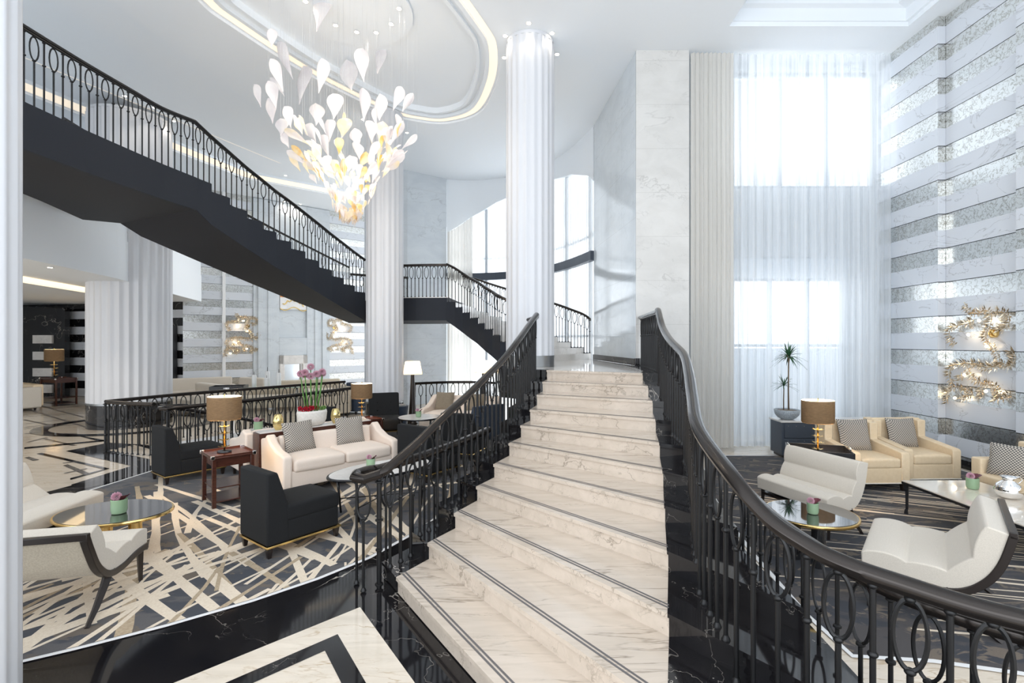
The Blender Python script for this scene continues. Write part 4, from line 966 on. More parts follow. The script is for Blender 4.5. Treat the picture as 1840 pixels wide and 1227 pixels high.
def lamp(label, x, y, z, s=1.0, on=42, shade='shade', rz=0):
    t = thing('table_lamp', label, 'lamp', (x, y, z), rz); t.scale = (s,s,s)
    MB().lathe([(.085,0),(.09,.006),(.085,.022),(.04,.028),(.012,.032)], n=28, sx=1, sy=.7).build('base', M['blacklac'], t, smooth='auto')
    MB().lathe([(.011,.03),(.009,.40),(.006,.74)], n=12).build('stem', M['brass'], t, smooth=True)
    for k in range(4):
        mb = MB(); z_ = .07+k*.085
        for i in range(7):
            a = 2*PI*i/7+k*.4; d = Vector((math.cos(a), math.sin(a), 0)); q = Vector((-d.y, d.x, 0)); c_ = Vector((0,0,z_))
            vs = [c_+d*.01, c_+d*.04+q*.016+Vector((0,0,.004)), c_+d*.072+Vector((0,0,.014)), c_+d*.04-q*.016+Vector((0,0,.004))]; mb.add(vs+[v-Vector((0,0,.003)) for v in vs], [(0,1,2,3),(7,6,5,4),(0,4,5,1),(1,5,6,2),(2,6,7,3),(3,7,4,0)])
        mb.build('brass_leaf_tier', M['brass'], t)
    mb = MB(); n = 48; mb.lathe([(.195,.42),(.205,.44),(.205,.71)], n=n, sy=.8, capb=False, capt=False); mb.build('lamp_shade', M[shade], t, smooth='auto')
    mb = MB(); mb.lathe([(.199,.715),(.190,.425)], n=n, sy=.8, capb=False, capt=False); mb.build('shade_lining', M['shadein'], t, smooth='auto')
    MB().lathe([(.001,.50),(.028,.53),(.03,.56),(.012,.61)], n=14).build('bulb', M['bulb'], t, smooth=True)
    mb = MB(); mb.tube([(-.195,0,.70),(.195,0,.70)], .003, 5); mb.lathe([(.008,.70),(.012,.72),(.003,.745)], n=10); mb.build('finial', M['brass'], t)
    if on:
        l = bpy.data.lights.new('lamp_light', 'POINT'); l.energy = on; l.color = (1,.72,.42); l.shadow_soft_size = .05; o = bpy.data.objects.new('lamp_light', l); COL.objects.link(o); o.location = (x, y, z+.60*s)
    return t
lamp('brown drum lamp with brass leaf tiers on the mahogany side table', -3.90, 6.42, Z0+.62)
lamp('smaller brown drum lamp further back on the low wooden table', -3.25, 9.75, Z0+.52, .98)
def slab_round(label, name, x, y, a, rx, ry, h, top, rim, legm, kind='round', zf=Z0):
    t = thing(name, label, 'table', (x, y, zf), a)
    MB().lathe([(1,h-.03),(1.01,h-.015),(1,h-.004)], n=64, sx=rx, sy=ry, capt=True).build('rim', rim, t, smooth='auto')
    MB().lathe([(.965,h-.006),(.965,h)], n=64, sx=rx, sy=ry).build('table_top', top, t, smooth='auto')
    if kind == 'legs':
        for sx in (-1,1):
            for sy in (-1,1): MB().tube([(sx*rx*.62,sy*ry*.62,0),(sx*rx*.68,sy*ry*.68,h-.03)], [.012,.018], 8).build('leg', legm, t, smooth=True)
        mb = MB(); mb.tube([(-rx*.63,-ry*.63,.16),(rx*.63,ry*.63,.16)], .007, 6); mb.tube([(rx*.63,-ry*.63,.168),(-rx*.63,ry*.63,.168)], .007, 6); mb.build('stretcher', legm, t)
    elif kind == 'cluster':
        for i in range(3):
            a_ = 2*PI*i/3+.5; x_, y_ = .24*rx*math.cos(a_)*1.4, .24*ry*math.sin(a_)*1.4; MB().lathe([(.055,0),(.055,h-.03)], (x_,y_,0), n=20).build('leg', legm, t, smooth='auto')
    else:
        MB().lathe([(.16,0),(.17,.02),(.03,.05),(.025,h-.03)], n=24).build('pedestal', legm, t, smooth='auto')
    return t
slab_round('oval white marble coffee table with black rim in front of the blush sofa', 'oval_table', -1.79, 6.10, ang(.7,.71), .66, .36, .50, M['tabletop'], M['blacklac'], M['blacklac'], 'legs')
slab_round('round white marble table in front of the rear blush loveseat', 'round_table', -2.2, 10.05, 0, .42, .42, .53, M['tabletop'], M['blacklac'], M['blacklac'], 'legs')
slab_round('round black mirror table with brass rim at the left between the cream seats', 'mirror_table', -3.95, 4.78, 0, .50, .38, .42, M['mirrorblack'], M['brass'], M['brass'], 'cluster')
slab_round('round black mirror table with brass rim behind the right stair railing', 'mirror_table', 2.62, 4.66, 0, .40, .38, .45, M['mirrorblack'], M['brass'], M['mirrorblack'], 'cluster')
def flowercup(label, x, y, z, s=1.0, gr=None):
    t = thing('flower_glass', label, 'vase', (x, y, z)); t.scale = (s,s,s)
    MB().lathe([(.036,0),(.046,.006),(.052,.03),(.052,.105),(.049,.108),(.047,.10),(.045,.02)], n=24, capt=True).build('glass', M['greencup'], t, smooth='auto')
    mb = MB(); ball(mb, (-.02,0,.125), .036, 70, 0, .35); mb.build('flower', M['petal'], t)
    mb = MB()
    for i in range(4):
        a = -.6+.4*i; d = Vector((math.cos(a), math.sin(a), .9)).normalized(); q = d.cross(Vector((0,0,1))).normalized(); c_ = Vector((.012,0,.09)); mb.add([c_-q*.012, c_+d*.07-q*.022, c_+d*.08+q*.018, c_+q*.012, c_-q*.012+Vector((0,.004,0)), c_+d*.07-q*.022+Vector((0,.004,0)), c_+d*.08+q*.018+Vector((0,.004,0)), c_+q*.012+Vector((0,.004,0))], [(0,1,2,3),(7,6,5,4),(0,4,5,1),(1,5,6,2),(2,6,7,3),(3,7,4,0)])
    mb.build('dark_leaf', M['plum'], t); return t
flowercup('green glass with mauve flower on the left black mirror table', -3.86, 4.72, Z0+.42, 1.25)
flowercup('green glass with dark red leaves on the oval marble table', -1.93, 6.12, Z0+.50)
flowercup('green glass with plum flower on the round marble table', -2.2, 10.0, Z0+.53, 1.1)
flowercup('green glass with mauve flower on the right black mirror table', 2.62, 4.62, Z0+.45, .95)
# curved lounge seats
def lounge(name, label, x, y, a, W, cat='chair', S=1.0, fab='creamfab', bh=.78, framed=True):
    """origin: floor under the middle of the seat front, faces local +x (back at negative x)"""
    t = thing(name, label, cat, (x, y, Z0), a)
    ctl = spline([(0,0,.34),(-.20,0,.345),(-.42,0,.325),(-.60,0,.345),(-.72,0,.43),(-.80,0,.56),(-.86,0,bh-.04)], 10)
    ctl = [Vector((p.x*S, 0, p.z)) for p in ctl]; n = len(ctl); up, lo = [], []
    Ls = [0]
    for i in range(n-1): Ls.append(Ls[-1]+(ctl[i+1]-ctl[i]).length)
    T = Ls[-1]
    for i, p in enumerate(ctl):
        d = (ctl[min(i+1,n-1)]-ctl[max(i-1,0)]).normalized(); nn = Vector((d.z, 0, -d.x)); 
        if nn.z < 0 and i < n*.5: nn = -nn
        if nn.x < 0 and i >= n*.5: nn = -nn
        u = Ls[i]/T*4; ch = abs(math.sin(PI*u))**.55 if 0 < u < 4 else 0
        up.append(p+nn*(.075+.030*ch)); lo.append(p-nn*.05)
    mb = MB(); P = [(p.x, p.z) for p in up]+[(p.x, p.z) for p in lo[::-1]]
    # build strip wise to keep it clean
    def strip(A, B, y0, y1, mi=0):
        m = len(A); vs = []
        for p, q in zip(A, B): vs += [(p[0],y0,p[1]),(p[0],y1,p[1]),(q[0],y1,q[1]),(q[0],y0,q[1])]
        fs = []
        for i in range(m-1):
            b0, b1 = 4*i, 4*i+4; fs += [(b0,b0+1,b1+1,b1),(b0+1,b0+2,b1+2,b1+1),(b0+2,b0+3,b1+3,b1+2),(b0+3,b0,b1,b1+3)]
        fs += [(3,2,1,0),(4*m-4,4*m-3,4*m-2,4*m-1)]; mb.add(vs, fs, mi)
    A = [(p.x,p.z) for p in up]; B = [(p.x,p.z) for p in lo]
    strip(A, B, -W/2, W/2); mb.build('cushion', M[fab], t, bevel=.022, seg=3)
    mb = MB(); q0 = int(n*.0)
    Bo = []
    for i, p in enumerate(ctl):
        d = (ctl[min(i+1,n-1)]-ctl[max(i-1,0)]).normalized(); nn = Vector((d.z,0,-d.x))
        if nn.z < 0 and i < n*.5: nn = -nn
        if nn.x < 0 and i >= n*.5: nn = -nn
        Bo.append(((p-nn*.05).x,(p-nn*.05).z)); 
    Bi = []; Bu = []
    for i, p in enumerate(ctl):
        d = (ctl[min(i+1,n-1)]-ctl[max(i-1,0)]).normalized(); nn = Vector((d.z,0,-d.x))
        if nn.z < 0 and i < n*.5: nn = -nn
        if nn.x < 0 and i >= n*.5: nn = -nn
        Bi.append(((p-nn*.035).x,(p-nn*.035).z)); Bu.append(((p-nn*.085).x,(p-nn*.085).z))
    for y0, y1 in ((-W/2-.012,-W/2+.035),(W/2-.035,W/2+.012)): strip(Bi, Bu, y0, y1)
    if not framed:
        mb = MB(); mb.b2((-.60*S,-W/2+.03,.225),(-.03,W/2-.03,.255))
    b_ = Bi[-1]
    if framed: mb.b2((b_[0]-.045,-W/2-.012,bh-.075),(b_[0]+.0,W/2+.012,bh-.03))
    mb.build('frame', M['darkwood'], t, bevel=.005)
    mb = MB(); strip([(p[0]-.002,p[1]) for p in Bo[int(n*.45):]], [(p[0]-.012 if i > 6 else p[0], p[1]-.012) for i, p in enumerate(Bo[int(n*.45):])], -W/2+.035, W/2-.035); mb.build('back_panel', M['backfab'], t)
    for sy in (-1,1):
        mb = MB(); y_ = sy*(W/2-.03); mb.tube([(-.06,y_,.30),(-.05,y_,.0)], [.030,.017], 4); mb.build('leg', M['darkwood'], t)
        mb = MB(); mb.tube([(-.55*S,y_,.30),(-.63*S,y_,.20),(-.74*S,y_,.09),(-.86*S,y_,0)], [.034,.030,.024,.017], 4); mb.build('leg', M['darkwood'], t)
    return t
lounge('lounge_chair', 'cream armless chair with dark curved frame seen from behind at the lower left', -3.76, 4.22, PI/2+.24, .95, S=.92, bh=.72)
lounge('lounge_bench', 'long cream channelled bench at the left edge beyond the mirror table', -4.50, 4.70, .08, 1.35, 'bench', framed=False)
pR = Vector((2.89,5.55)); lounge('lounge_bench', 'cream channelled bench facing the stair on the right side', pR.x, pR.y, math.atan2(-.33,-.94), .94, 'bench', S=.62, bh=.80, framed=False)
lounge('lounge_chair', 'cream channelled lounge chair seen from the side behind the right stair railing', 2.86, 4.22, math.atan2(-.62,-.78)+PI*0+math.radians(-78), .92, S=.92, bh=.80)
# leather armchairs and sofa on the right
def armchair(label, x, y, a, W=.80, D=.86):
    t = thing('armchair', label, 'armchair', (x, y, Z0), a); h = W/2; f = 'leather'
    MB().rbox((-D/2,0,.22), (D/2-.01,h-.005,.10), .015).build('base', M[f], t, smooth='auto', weld=True)
    MB().rbox((-.34,0,.38), (.34,h-.125,.065), .03, puff=.02).build('seat_cushion', M[f], t, smooth=True, weld=True)
    MB().rbox((-D+.11,0,.56), (.09,h-.02,.30), .02, rot=Matrix.Rotation(-.10,3,'Y')).build('backrest', M[f], t, smooth='auto', weld=True)
    for s in (-1,1):
        y0, y1 = sorted((s*(h-.12), s*h)); MB().extr([(0,.12),(0,.50),(-.02,.53),(-D+.25,.60),(-D+.25,.84),(-D,.86),(-D,.12)], y0, y1).build('arm', M[f], t, bevel=.014, seg=3)
    MB().b2((-D,-h-.002,.11),(.002,h+.002,.122)).build('piping', M['shadein'], t)
    legs(t, [(-.06,-h+.06),(-.06,h-.06),(-D+.06,-h+.06),(-D+.06,h-.06)], .11, .035, .022, M['darkwood']); return t
ra = -PI/2+.03
armchair('butter leather armchair nearer the tray table, left of the pair', 4.78, 6.78, ra)
armchair('butter leather armchair by the banded wall, right of the pair', 5.66, 7.0, ra)
pillow('houndstooth cushion on the left leather armchair', (4.78,6.78), ra, -.50, .0, .47, .46, 'hound', .25)
pillow('houndstooth cushion on the right leather armchair', (5.66,7.0), ra, -.50, -.02, .47, .44, 'hound', .25)
t = thing('sofa', 'butter leather sofa running along the banded wall at the right edge', 'sofa', (6.25,5.2,Z0), PI-.0); f = 'leather'
MB().rbox((-.30,0,.22),(.54,1.0,.10),.015).build('base', M[f], t, smooth='auto', weld=True)
MB().rbox((-.02+.0,.0,.37),(.30,.86,.06),.03, puff=.02).build('seat_cushion', M[f], t, smooth=True, weld=True)
MB().rbox((-.42,0,.52),(.10,.98,.28),.03).build('backrest', M[f], t, smooth='auto', weld=True)
for s in (-1,1): MB().rbox((-.12,s*.93,.36),(.36,.07,.24),.02).build('arm', M[f], t, smooth='auto', weld=True)
legs(t, [(.18,-.9),(.18,.9),(-.7+.25,-.9),(-.45,.9)], .12, .03, .02, M['darkwood'])
t.location = (5.78,5.28,Z0)
pillow('large houndstooth cushion on the leather sofa at the right edge', (5.78,5.28), PI, .10, -.66, .44, .40, 'hound', .3, .5)
t = thing('coffee_table', 'large cream glass coffee table with black frame on the right', 'coffee table', (4.88,5.05,Z0))
MB().b2((-.44,-.92,.345),(.44,.92,.375)).build('frame', M['blacklac'], t, bevel=.004)
mb = MB()
for i in range(2):
    for j in range(4): mb.b2((-.435+i*.437,-.915+j*.459,.372),(-.004+i*.437,-.461+j*.459,.385))
mb.build('table_top', M['creamglass'], t)
for sx in (-1,1):
    for sy in (-1,1): MB().tube([(sx*.41,sy*.88,0),(sx*.41,sy*.88,.04),(sx*.405,sy*.875,.06),(sx*.405,sy*.875,.27),(sx*.41,sy*.88,.29),(sx*.41,sy*.88,.35)], [.028,.022,.018,.022,.030,.030], 4).build('leg', M['blacklac'], t)
flowercup('green glass with mauve flower on the cream glass coffee table', 4.98, 5.62, Z0+.385, 1.15)
t = thing('silver_vase', 'small bulbous silver vase on the cream glass coffee table', 'vase', (5.06,5.28,Z0+.385))
MB().lathe([(.05,0),(.10,.03),(.125,.09),(.10,.15),(.055,.185),(.05,.205),(.075,.23),(.07,.23),(.045,.205),(.04,.18)], n=32, capt=True).build('body', M['chrome'], t, smooth=True)
MB().tube([(.10,0,.15),(.145,0,.19),(.12,0,.225),(.07,0,.225)], .007, 8).build('handle', M['chrome'], t, smooth=True)
# tray table and lamp
t = thing('tray_table', 'black tray table with metal handles under the right lamp', 'side table', (3.92,6.78,Z0), -.35)
mb = MB(); mb.b2((-.36,-.26,.50),(.36,.26,.52)); mb.build('tray_base', M['blacklac'], t)
mb = MB(); mb.b2((-.37,-.27,.50),(.37,-.255,.60)); mb.b2((-.37,.255,.50),(.37,.27,.60)); mb.b2((-.37,-.27,.50),(-.355,.27,.60)); mb.b2((.355,-.27,.50),(.37,.27,.60)); mb.build('tray_side', M['blacklac'], t, bevel=.003)
for s in (-1,1): MB().tube([(s*.362,-.08,.60),(s*.362,-.08,.63),(s*.362,.08,.63),(s*.362,.08,.60)], .008, 8).build('handle', M['chrome'], t, smooth=True)
for sx in (-1,1):
    for sy in (-1,1): MB().b2((sx*.33-.012,sy*.23-.012,0),(sx*.33+.012,sy*.23+.012,.50)).build('leg', M['blacklac'], t)
lamp('brown drum lamp with brass leaf tiers on the black tray table', 3.88, 6.72, Z0+.52, 1.02)
# credenza and plant
t = thing('credenza', 'slate leather cabinet with white marble top below the sheer window', 'cabinet', (5.15,8.98,Z0), 0)
MB().b2((-.72,-.22,.05),(1.0,.20,.62)).build('body', M['slate'], t, bevel=.004); MB().b2((-.74,-.24,.62),(1.02,.22,.65)).build('top', M['tabletop'], t, bevel=.003); MB().b2((-.68,-.18,0),(.96,.16,.05)).build('plinth', M['dark'], t)
for k in range(3):
    for j in range(2):
        mb = MB(); mb.b2((-.68+k*.56,-.235,.09+j*.26),(-.15+k*.56,-.221,.33+j*.26)); d_ = mb.build('drawer', M['slate'], t, bevel=.004)
        mb = MB()
        for q in range(4): mb.lathe([(.006,-.004),(.006,.004)], (-.62+k*.56+q*.14,-.238,.30+j*.26), n=6)
        mb.build('stud', M['chrome'], d_)
t = thing('potted_dracaena', 'slender dracaena with two leaf crowns in a grey granite bowl on the cabinet', 'plant', (4.62,8.96,Z0+.65))
MB().lathe([(.09,0),(.15,.03),(.20,.09),(.215,.17),(.20,.175),(.19,.15)], n=32, capt=True).build('bowl', M['granite'], t, smooth=True)
MB().lathe([(.19,.13),(.18,.155),(.02,.17)], n=24, capt=True).build('pebbles', M['bark'], t)
MB().tube([(.03,0,.15),(.025,0,.55),(.03,0,.98)], [.016,.013,.012], 8).build('trunk', M['bark'], t, smooth=True)
MB().tube([(-.06,0,.15),(-.06,0,.35),(-.055,0,.56)], [.011,.010,.009], 8).build('trunk', M['bark'], t, smooth=True)
def crown(c, n, L, seed):
    R = random.Random(seed); mb = MB()
    for i in range(n):
        a = R.uniform(0,2*PI); e = R.uniform(-.35,1.35); l = L*R.uniform(.7,1.05); P = []
        for k in range(5):
            u = k/4; r = l*u*math.cos(e)*1.0; z = l*u*math.sin(e)-l*.45*u*u*max(.15,math.cos(e)); P.append(Vector(c)+Vector((r*math.cos(a), r*math.sin(a), z)))
        q = Vector((-math.sin(a), math.cos(a), 0)); ws = [.006,.011,.010,.007,.001]
        vs = []
        for p, w_ in zip(P, ws): vs += [p-q*w_, p+Vector((0,0,-.003)), p+q*w_]
        mb.add(vs, [(3*k+j, 3*k+j+1, 3*k+j+4, 3*k+j+3) for k in range(4) for j in (0,1)])
    return mb
crown((.03,0,1.12), 70, .32, 1).build('leaf_crown', M['leaf'], t); 
for dx in (-.03,0,.03): MB().tube([(.03,0,.97),(.03+dx,dx*.5,1.14)], .008, 6).build('branch', M['bark'], t)
crown((-.055,0,.60), 30, .24, 2).build('leaf_crown', M['leaf'], t)
# rear window group
sofa('rear blush loveseat with brown cushions near the arched window', -1.62, 10.75, ang(-.25,-.97), 1.65, 'pinkfab')
pillow('brown velvet cushion on the left of the rear loveseat', (-1.62,10.75), ang(-.25,-.97), -.50, -.45, .48, .44, 'brown', .3)
pillow('brown velvet cushion on the right of the rear loveseat', (-1.62,10.75), ang(-.25,-.97), -.50, .30, .48, .42, 'brown', .3)
def floorlamp(label, x, y):
    t = thing('floor_lamp', label, 'lamp', (x, y, .01)); MB().lathe([(.13,0),(.11,.03),(.075,.5),(.045,1.22)], n=20).build('base', M['darkwood'], t, smooth='auto')
    mb = MB(); mb.lathe([(.24,1.22),(.175,1.54)], n=40, capb=False, capt=False); mb.build('lamp_shade', M['creamshade'], t, smooth=True)
    MB().lathe([(.002,1.30),(.03,1.33),(.03,1.37),(.01,1.41)], n=12).build('bulb', M['bulb'], t, smooth=True)
    l = bpy.data.lights.new('lamp_light', 'POINT'); l.energy = 22; l.color = (1,.76,.48); l.shadow_soft_size = .06; o = bpy.data.objects.new('lamp_light', l); COL.objects.link(o); o.location = (x, y, 1.46)
floorlamp('tall floor lamp with glowing cream shade and dark tapered base, left of the rear loveseat', -2.92, 12.6)
floorlamp('cream shaded floor lamp right of the rear loveseat, partly behind the stair railing', -1.18, 13.1)
t = thing('tub_table', 'small navy drum table between the tufted chair and the column', 'table', (-3.05,11.6,Z0)); MB().lathe([(.2,0),(.24,.35),(.26,.55)], n=24).build('body', M['navyfab'], t, smooth='auto'); MB().lathe([(.20,.55),(.20,.57)], n=24).build('table_top', M['steel'], t)
# far-left seating under the balcony
t = thing('sofa', 'cream leather sofa far left beyond the promenade', 'sofa', (-15.4,14.9,0), -.5)
MB().rbox((-.7,0,.25),(1.4,.42,.17),.03).build('base', M['creamfab'], t, smooth='auto', weld=True); MB().rbox((-.7,.40,.45),(1.4,.12,.32),.04).build('backrest', M['leather'], t, smooth='auto', weld=True); MB().rbox((.68,0,.40),(.10,.45,.30),.03).build('arm', M['creamfab'], t, smooth='auto', weld=True); legs(t, [(.6,-.35),(.6,.35)], .09, .03, .02, M['darkwood'])
sidetable('dark wood lamp table behind the far-left sofa', -15.2, 16.2, -.4, .95, .6, .85)
lamp('distant brown drum lamp on the dark wood table at far left', -15.3, 16.15, .87, 1.3, 12)
# fireplace lounge beyond the stairwell
def farsofa(label, px, d, w, fab, a, h=.78):
    x = (px-CX)/FPX*d; t = thing('sofa', label, 'sofa', (x, d, 0), a)
    MB().rbox((0,0,.25),(.42,w/2,.17),.03).build('base', M[fab], t, smooth='auto', weld=True); MB().rbox((-.38,0,h/2+.05),(.12,w/2,h/2-.05),.05).build('backrest', M[fab], t, smooth='auto', weld=True)
    for s in (-1,1): MB().rbox((0,s*w/2,.32),(.42,.09,.24),.04).build('arm', M[fab], t, smooth='auto', weld=True)
    legs(t, [(.35,-w/2),(.35,w/2),(-.35,-w/2),(-.35,w/2)], .09, .03, .02, M['darkwood'])
farsofa('white sofa right beside the broad fluted column', 352, 14.6, 1.6, 'creamfab', -2.2, .80)
farsofa('white sofa against the banded wall left of the fireplace', 345, 16.6, 2.4, 'creamfab', -.9, .82)
farsofa('white curved-back seat in front of the left dragon wall light', 437, 16.5, 1.2, 'creamfab', -2.0, .84)
farsofa('sand coloured sofa seen through the far stairwell railing', 480, 15.2, 2.2, 'backfab', -1.2, .66)
farsofa('sand coloured sofa in front of the fireplace opening', 560, 17.2, 2.0, 'backfab', -1.0, .72)
farsofa('beige armchair standing left of the planter flowers in the far lounge', 590, 13.9, .8, 'backfab', -2.4, .8)
farsofa('navy seat beyond the railing near the second column', 632, 14.6, 1.0, 'navyfab', -2.0, .82)
t = thing('glass_table', 'long glass table carrying white candle cylinders in the far lounge', 'table', XZ(478,690,14.3)*1.0, .5); t.location.z = 0
MB().b2((-.9,-.35,.72),(.9,.35,.735)).build('table_top', M['greencup'], t); legs(t, [(-.8,-.3),(-.8,.3),(.8,-.3),(.8,.3)], .72, .015, .015, M['chrome'])
gx, gy = t.location.x, t.location.y
for i, (dx, dy, hh, nm) in enumerate(((-.38,-.1,.46,'leftmost'),(.02,.05,.58,'tallest central'),(.12,-.14,.36,'shortest front'),(.42,.1,.52,'rightmost'))):
    t = thing('candle_cylinder', 'slim white candle cylinder on the glass table, %s of the four' % nm, 'candle holder', (gx+dx*.75, gy+dy, .735)); MB().lathe([(.055,0),(.06,.02),(.06,hh*.75),(.045,hh*.8)], n=16, capt=True).build('body', M['white'], t, smooth='auto'); MB().lathe([(.008,hh*.8),(.006,hh)], n=6).build('taper', M['dark'], t)
t = thing('serving_tray', 'black butler tray on a stand by the far stairwell railing', 'tray', (XZ(412,0,13.4).x, 13.4, 0), .3)
MB().b2((-.38,-.26,.76),(.38,.26,.78)).build('tray_base', M['blacklac'], t); mb = MB(); mb.b2((-.40,-.28,.76),(.40,-.26,.87)); mb.b2((-.40,.26,.76),(.40,.28,.87)); mb.b2((-.40,-.28,.76),(-.38,.28,.87)); mb.b2((.38,-.28,.76),(.40,.28,.87)); mb.build('tray_side', M['blacklac'], t)
MB().b2((-.07,-.285,.80),(.07,-.279,.84)).build('handle', M['chrome'], t); legs(t, [(-.33,-.22),(-.33,.22),(.33,-.22),(.33,.22)], .76, .012, .012, M['blacklac'])
mb = MB(); ball(mb, (0,0,.1), .04, 50, 0, .35)
flowercup('pale green glass with mauve flower on the far sofa table behind the votives', -4.4, 8.15, Z0+.60, 1.3)
slab_round('small side table behind the second blush sofa', 'round_table', -4.4, 8.15, 0, .22, .22, .60, M['tabletop'], M['blacklac'], M['blacklac'], 'ped')
# ================================================================== DRAGON WALL LIGHTS
def cv(L):   # wall outline coordinates -> (u along wall, v up), wall plane x = 7.05 seen from the camera
    out = []
    for cx, cy in L:
        px = 1660+cx/4.089; Y = 7.0*FPX/(px-CX); out.append(((8.42-Y), EYE-(500+cy/4.089-CY)*Y/FPX))
    return out
SP = [[(310,175),(350,240),(400,260),(470,235),(510,280),(500,350),(470,400),(470,450),(530,510),(570,590),(560,640),(470,650),(380,625),(290,630),(220,650),(200,720),(230,790),(180,840)],
 [(400,300),(300,340),(220,360),(200,420),(245,485)],[(520,250),(600,250),(645,290),(620,360),(560,370)],[(570,610),(650,640),(690,580),(650,530)],[(330,650),(380,730),(450,770),(540,790),(580,860),(530,900)],[(580,890),(640,860),(650,830)],[(230,800),(290,800),(370,850),(300,880)],[(180,840),(185,910)],[(430,780),(450,870)],[(290,690),(290,740)]]
LT = cv([(435,312),(355,415),(490,500),(325,710),(485,830),(255,880)])
def sconce(label, loc, rz, mirror=1, s=1.0, light=6, grp=None):
    t = thing('dragon_wall_light', label, 'wall light', loc, rz); t.scale = (s*mirror, s, s)
    R = random.Random(8); zc_ = 1.65
    for q, L in enumerate(SP):
        P = spline([(u, 0, v-zc_) for u, v in cv(L)], 12); mb = MB(); mb.tube([p+Vector((0,-.07,0)) for p in P], .006, 5)
        acc = 0; last = P[0]
        for i in range(1, len(P)):
            acc += (P[i]-last).length; last = P[i]
            while acc > .036:
                acc -= .036; d = (P[i]-P[i-1]).normalized(); nn = Vector((-d.z,0,d.x))
                for sd in (-1,1,0):
                    out = (nn*sd*1.0+d*.35+Vector((0,-.5-.4*(sd==0)+R.uniform(-.3,.3),0))+Vector((R.uniform(-.2,.2),0,R.uniform(-.2,.2)))).normalized(); l = R.uniform(.075,.125); w_ = out.cross(Vector((0,1,0)) if sd else d)
                    w_ = (w_+Vector((0,R.uniform(-.5,.5),0))).normalized()*.015; b = P[i]+Vector((0,-.07,0)); cup = out.cross(w_).normalized()*.006
                    mb.add([b, b+out*l*.45+w_, b+out*l, b+out*l*.45-w_, b+out*l*.5+cup], [(0,1,4),(1,2,4),(2,3,4),(3,0,4)])
        mb.build('leaf_vine', M['leafbrass'], t)
    mb = MB(); mb.lathe([(.07,-.02),(.07,.02)], n=20); 
    o = mb.build('wall_rose', M['brass'], t); o.rotation_euler = (PI/2,0,0); o.location = (LT[2][0]+.03, -.02, LT[2][1]-zc_+.2)
    for u, v in LT:
        mb = MB(); mb.lathe([(.002,-.022),(.02,-.01),(.022,.008),(.002,.026)], (u,-.10,v-zc_), n=12); mb.build('bulb', M['bulb'], t, smooth=True)
    if light:
        for u, v in (LT if s == 1.0 and mirror == 1 and light > 5 else [LT[1], LT[3]]):
            l = bpy.data.lights.new('wall_light', 'POINT'); l.energy = light*.13; l.color = (1,.70,.38); l.shadow_soft_size = .03; o = bpy.data.objects.new('wall_light', l); COL.objects.link(o)
            q = Matrix.Rotation(rz,3,'Z') @ Vector((u*mirror*s,-.11*s,(v-zc_)*s)); o.location = Vector(loc)+q
    return t
sconce('brass leaf wall light coiled like a dragon on the right banded wall', (7.04, 8.42, 1.65), -PI/2)
for px, py, mir, lb in ((430,612,1,'brass leaf wall light on the banded wall left of the fireplace'),(612,614,-1,'brass leaf wall light on the banded wall right of the fireplace')):
    tt = onwall(px); p = LW0+LD*tt; sconce(lb, (p.x-LD.x*.62*mir*.9+LN.x*.0, p.y-LD.y*.62*mir*.9+LN.y*.0, 2.12), LANG, mir, .98 if mir > 0 else .97, 12)
# ================================================================== DOWNLIGHTS
def downlight(label, px, py, z=CEIL, grp='ceiling downlights', power=0):
    d = (EYE-z)*FPX/(py-CY); x = (px-CX)/FPX*d; t = thing('downlight', label, 'downlight', (x, d, z), 0, grp)
    MB().lathe([(.055,-.003),(.055,-.010),(.040,-.010),(.040,-.003)], n=20).build('bezel', M['white'], t); MB().lathe([(.034,-.012),(.034,-.004)], n=16).build('lens', M['spot'], t)
    if power:
        l = bpy.data.lights.new('downlight_light', 'SPOT'); l.energy = power; l.color = (1,.90,.76); l.spot_size = 2.0; l.spot_blend = .6; l.shadow_soft_size = .04; o = bpy.data.objects.new('downlight_light', l); COL.objects.link(o); o.location = (x, d, z-.03)
for px, py, nm in ((908,64,'front left'),(950,41,'foremost'),(992,59,'front right'),(1001,97,'right'),(906,103,'left')): downlight('ceiling downlight beside the head of the slender stair column, %s of its ring' % nm, px, py, CEIL, 'downlights round the slender column', 5)
for px, py, nm in ((549,2,'leftmost, cut by the top edge'),(603,45,'second from the left'),(641,57,'third from the left'),(676,58,'fourth from the left'),(703,43,'fifth from the left'),(717,15,'rightmost')): downlight('downlight in the oval recess above the chandelier, %s' % nm, px, py, CEIL+.145, 'downlights in the oval recess', 36)
for px, py, nm in ((652,214,'left'),(731,238,'right')): downlight('ceiling downlight just %s of the column behind the chandelier' % nm, px, py, CEIL, 'downlights round the rear column', 30)
for px, py, nm in ((224,172,'nearest'),(277,193,'middle'),(312,217,'furthest')): downlight('ceiling downlight above the upper walkway railing, %s of three' % nm, px, py, CEIL, 'downlights above the walkway', 8)
downlight('lone ceiling downlight between the long flight and the chandelier', 513, 315, CEIL, None, 120)
for px, nm in ((510,'left'),(525,'middle'),(540,'right')): downlight('small downlight in front of the fireplace wall, %s of three' % nm, px, 362+(px-510)*.15, CEIL, 'downlights before the fireplace', 12)
downlight('downlight in the balcony underside at far left', 90, 480, 3.45, None, 90)
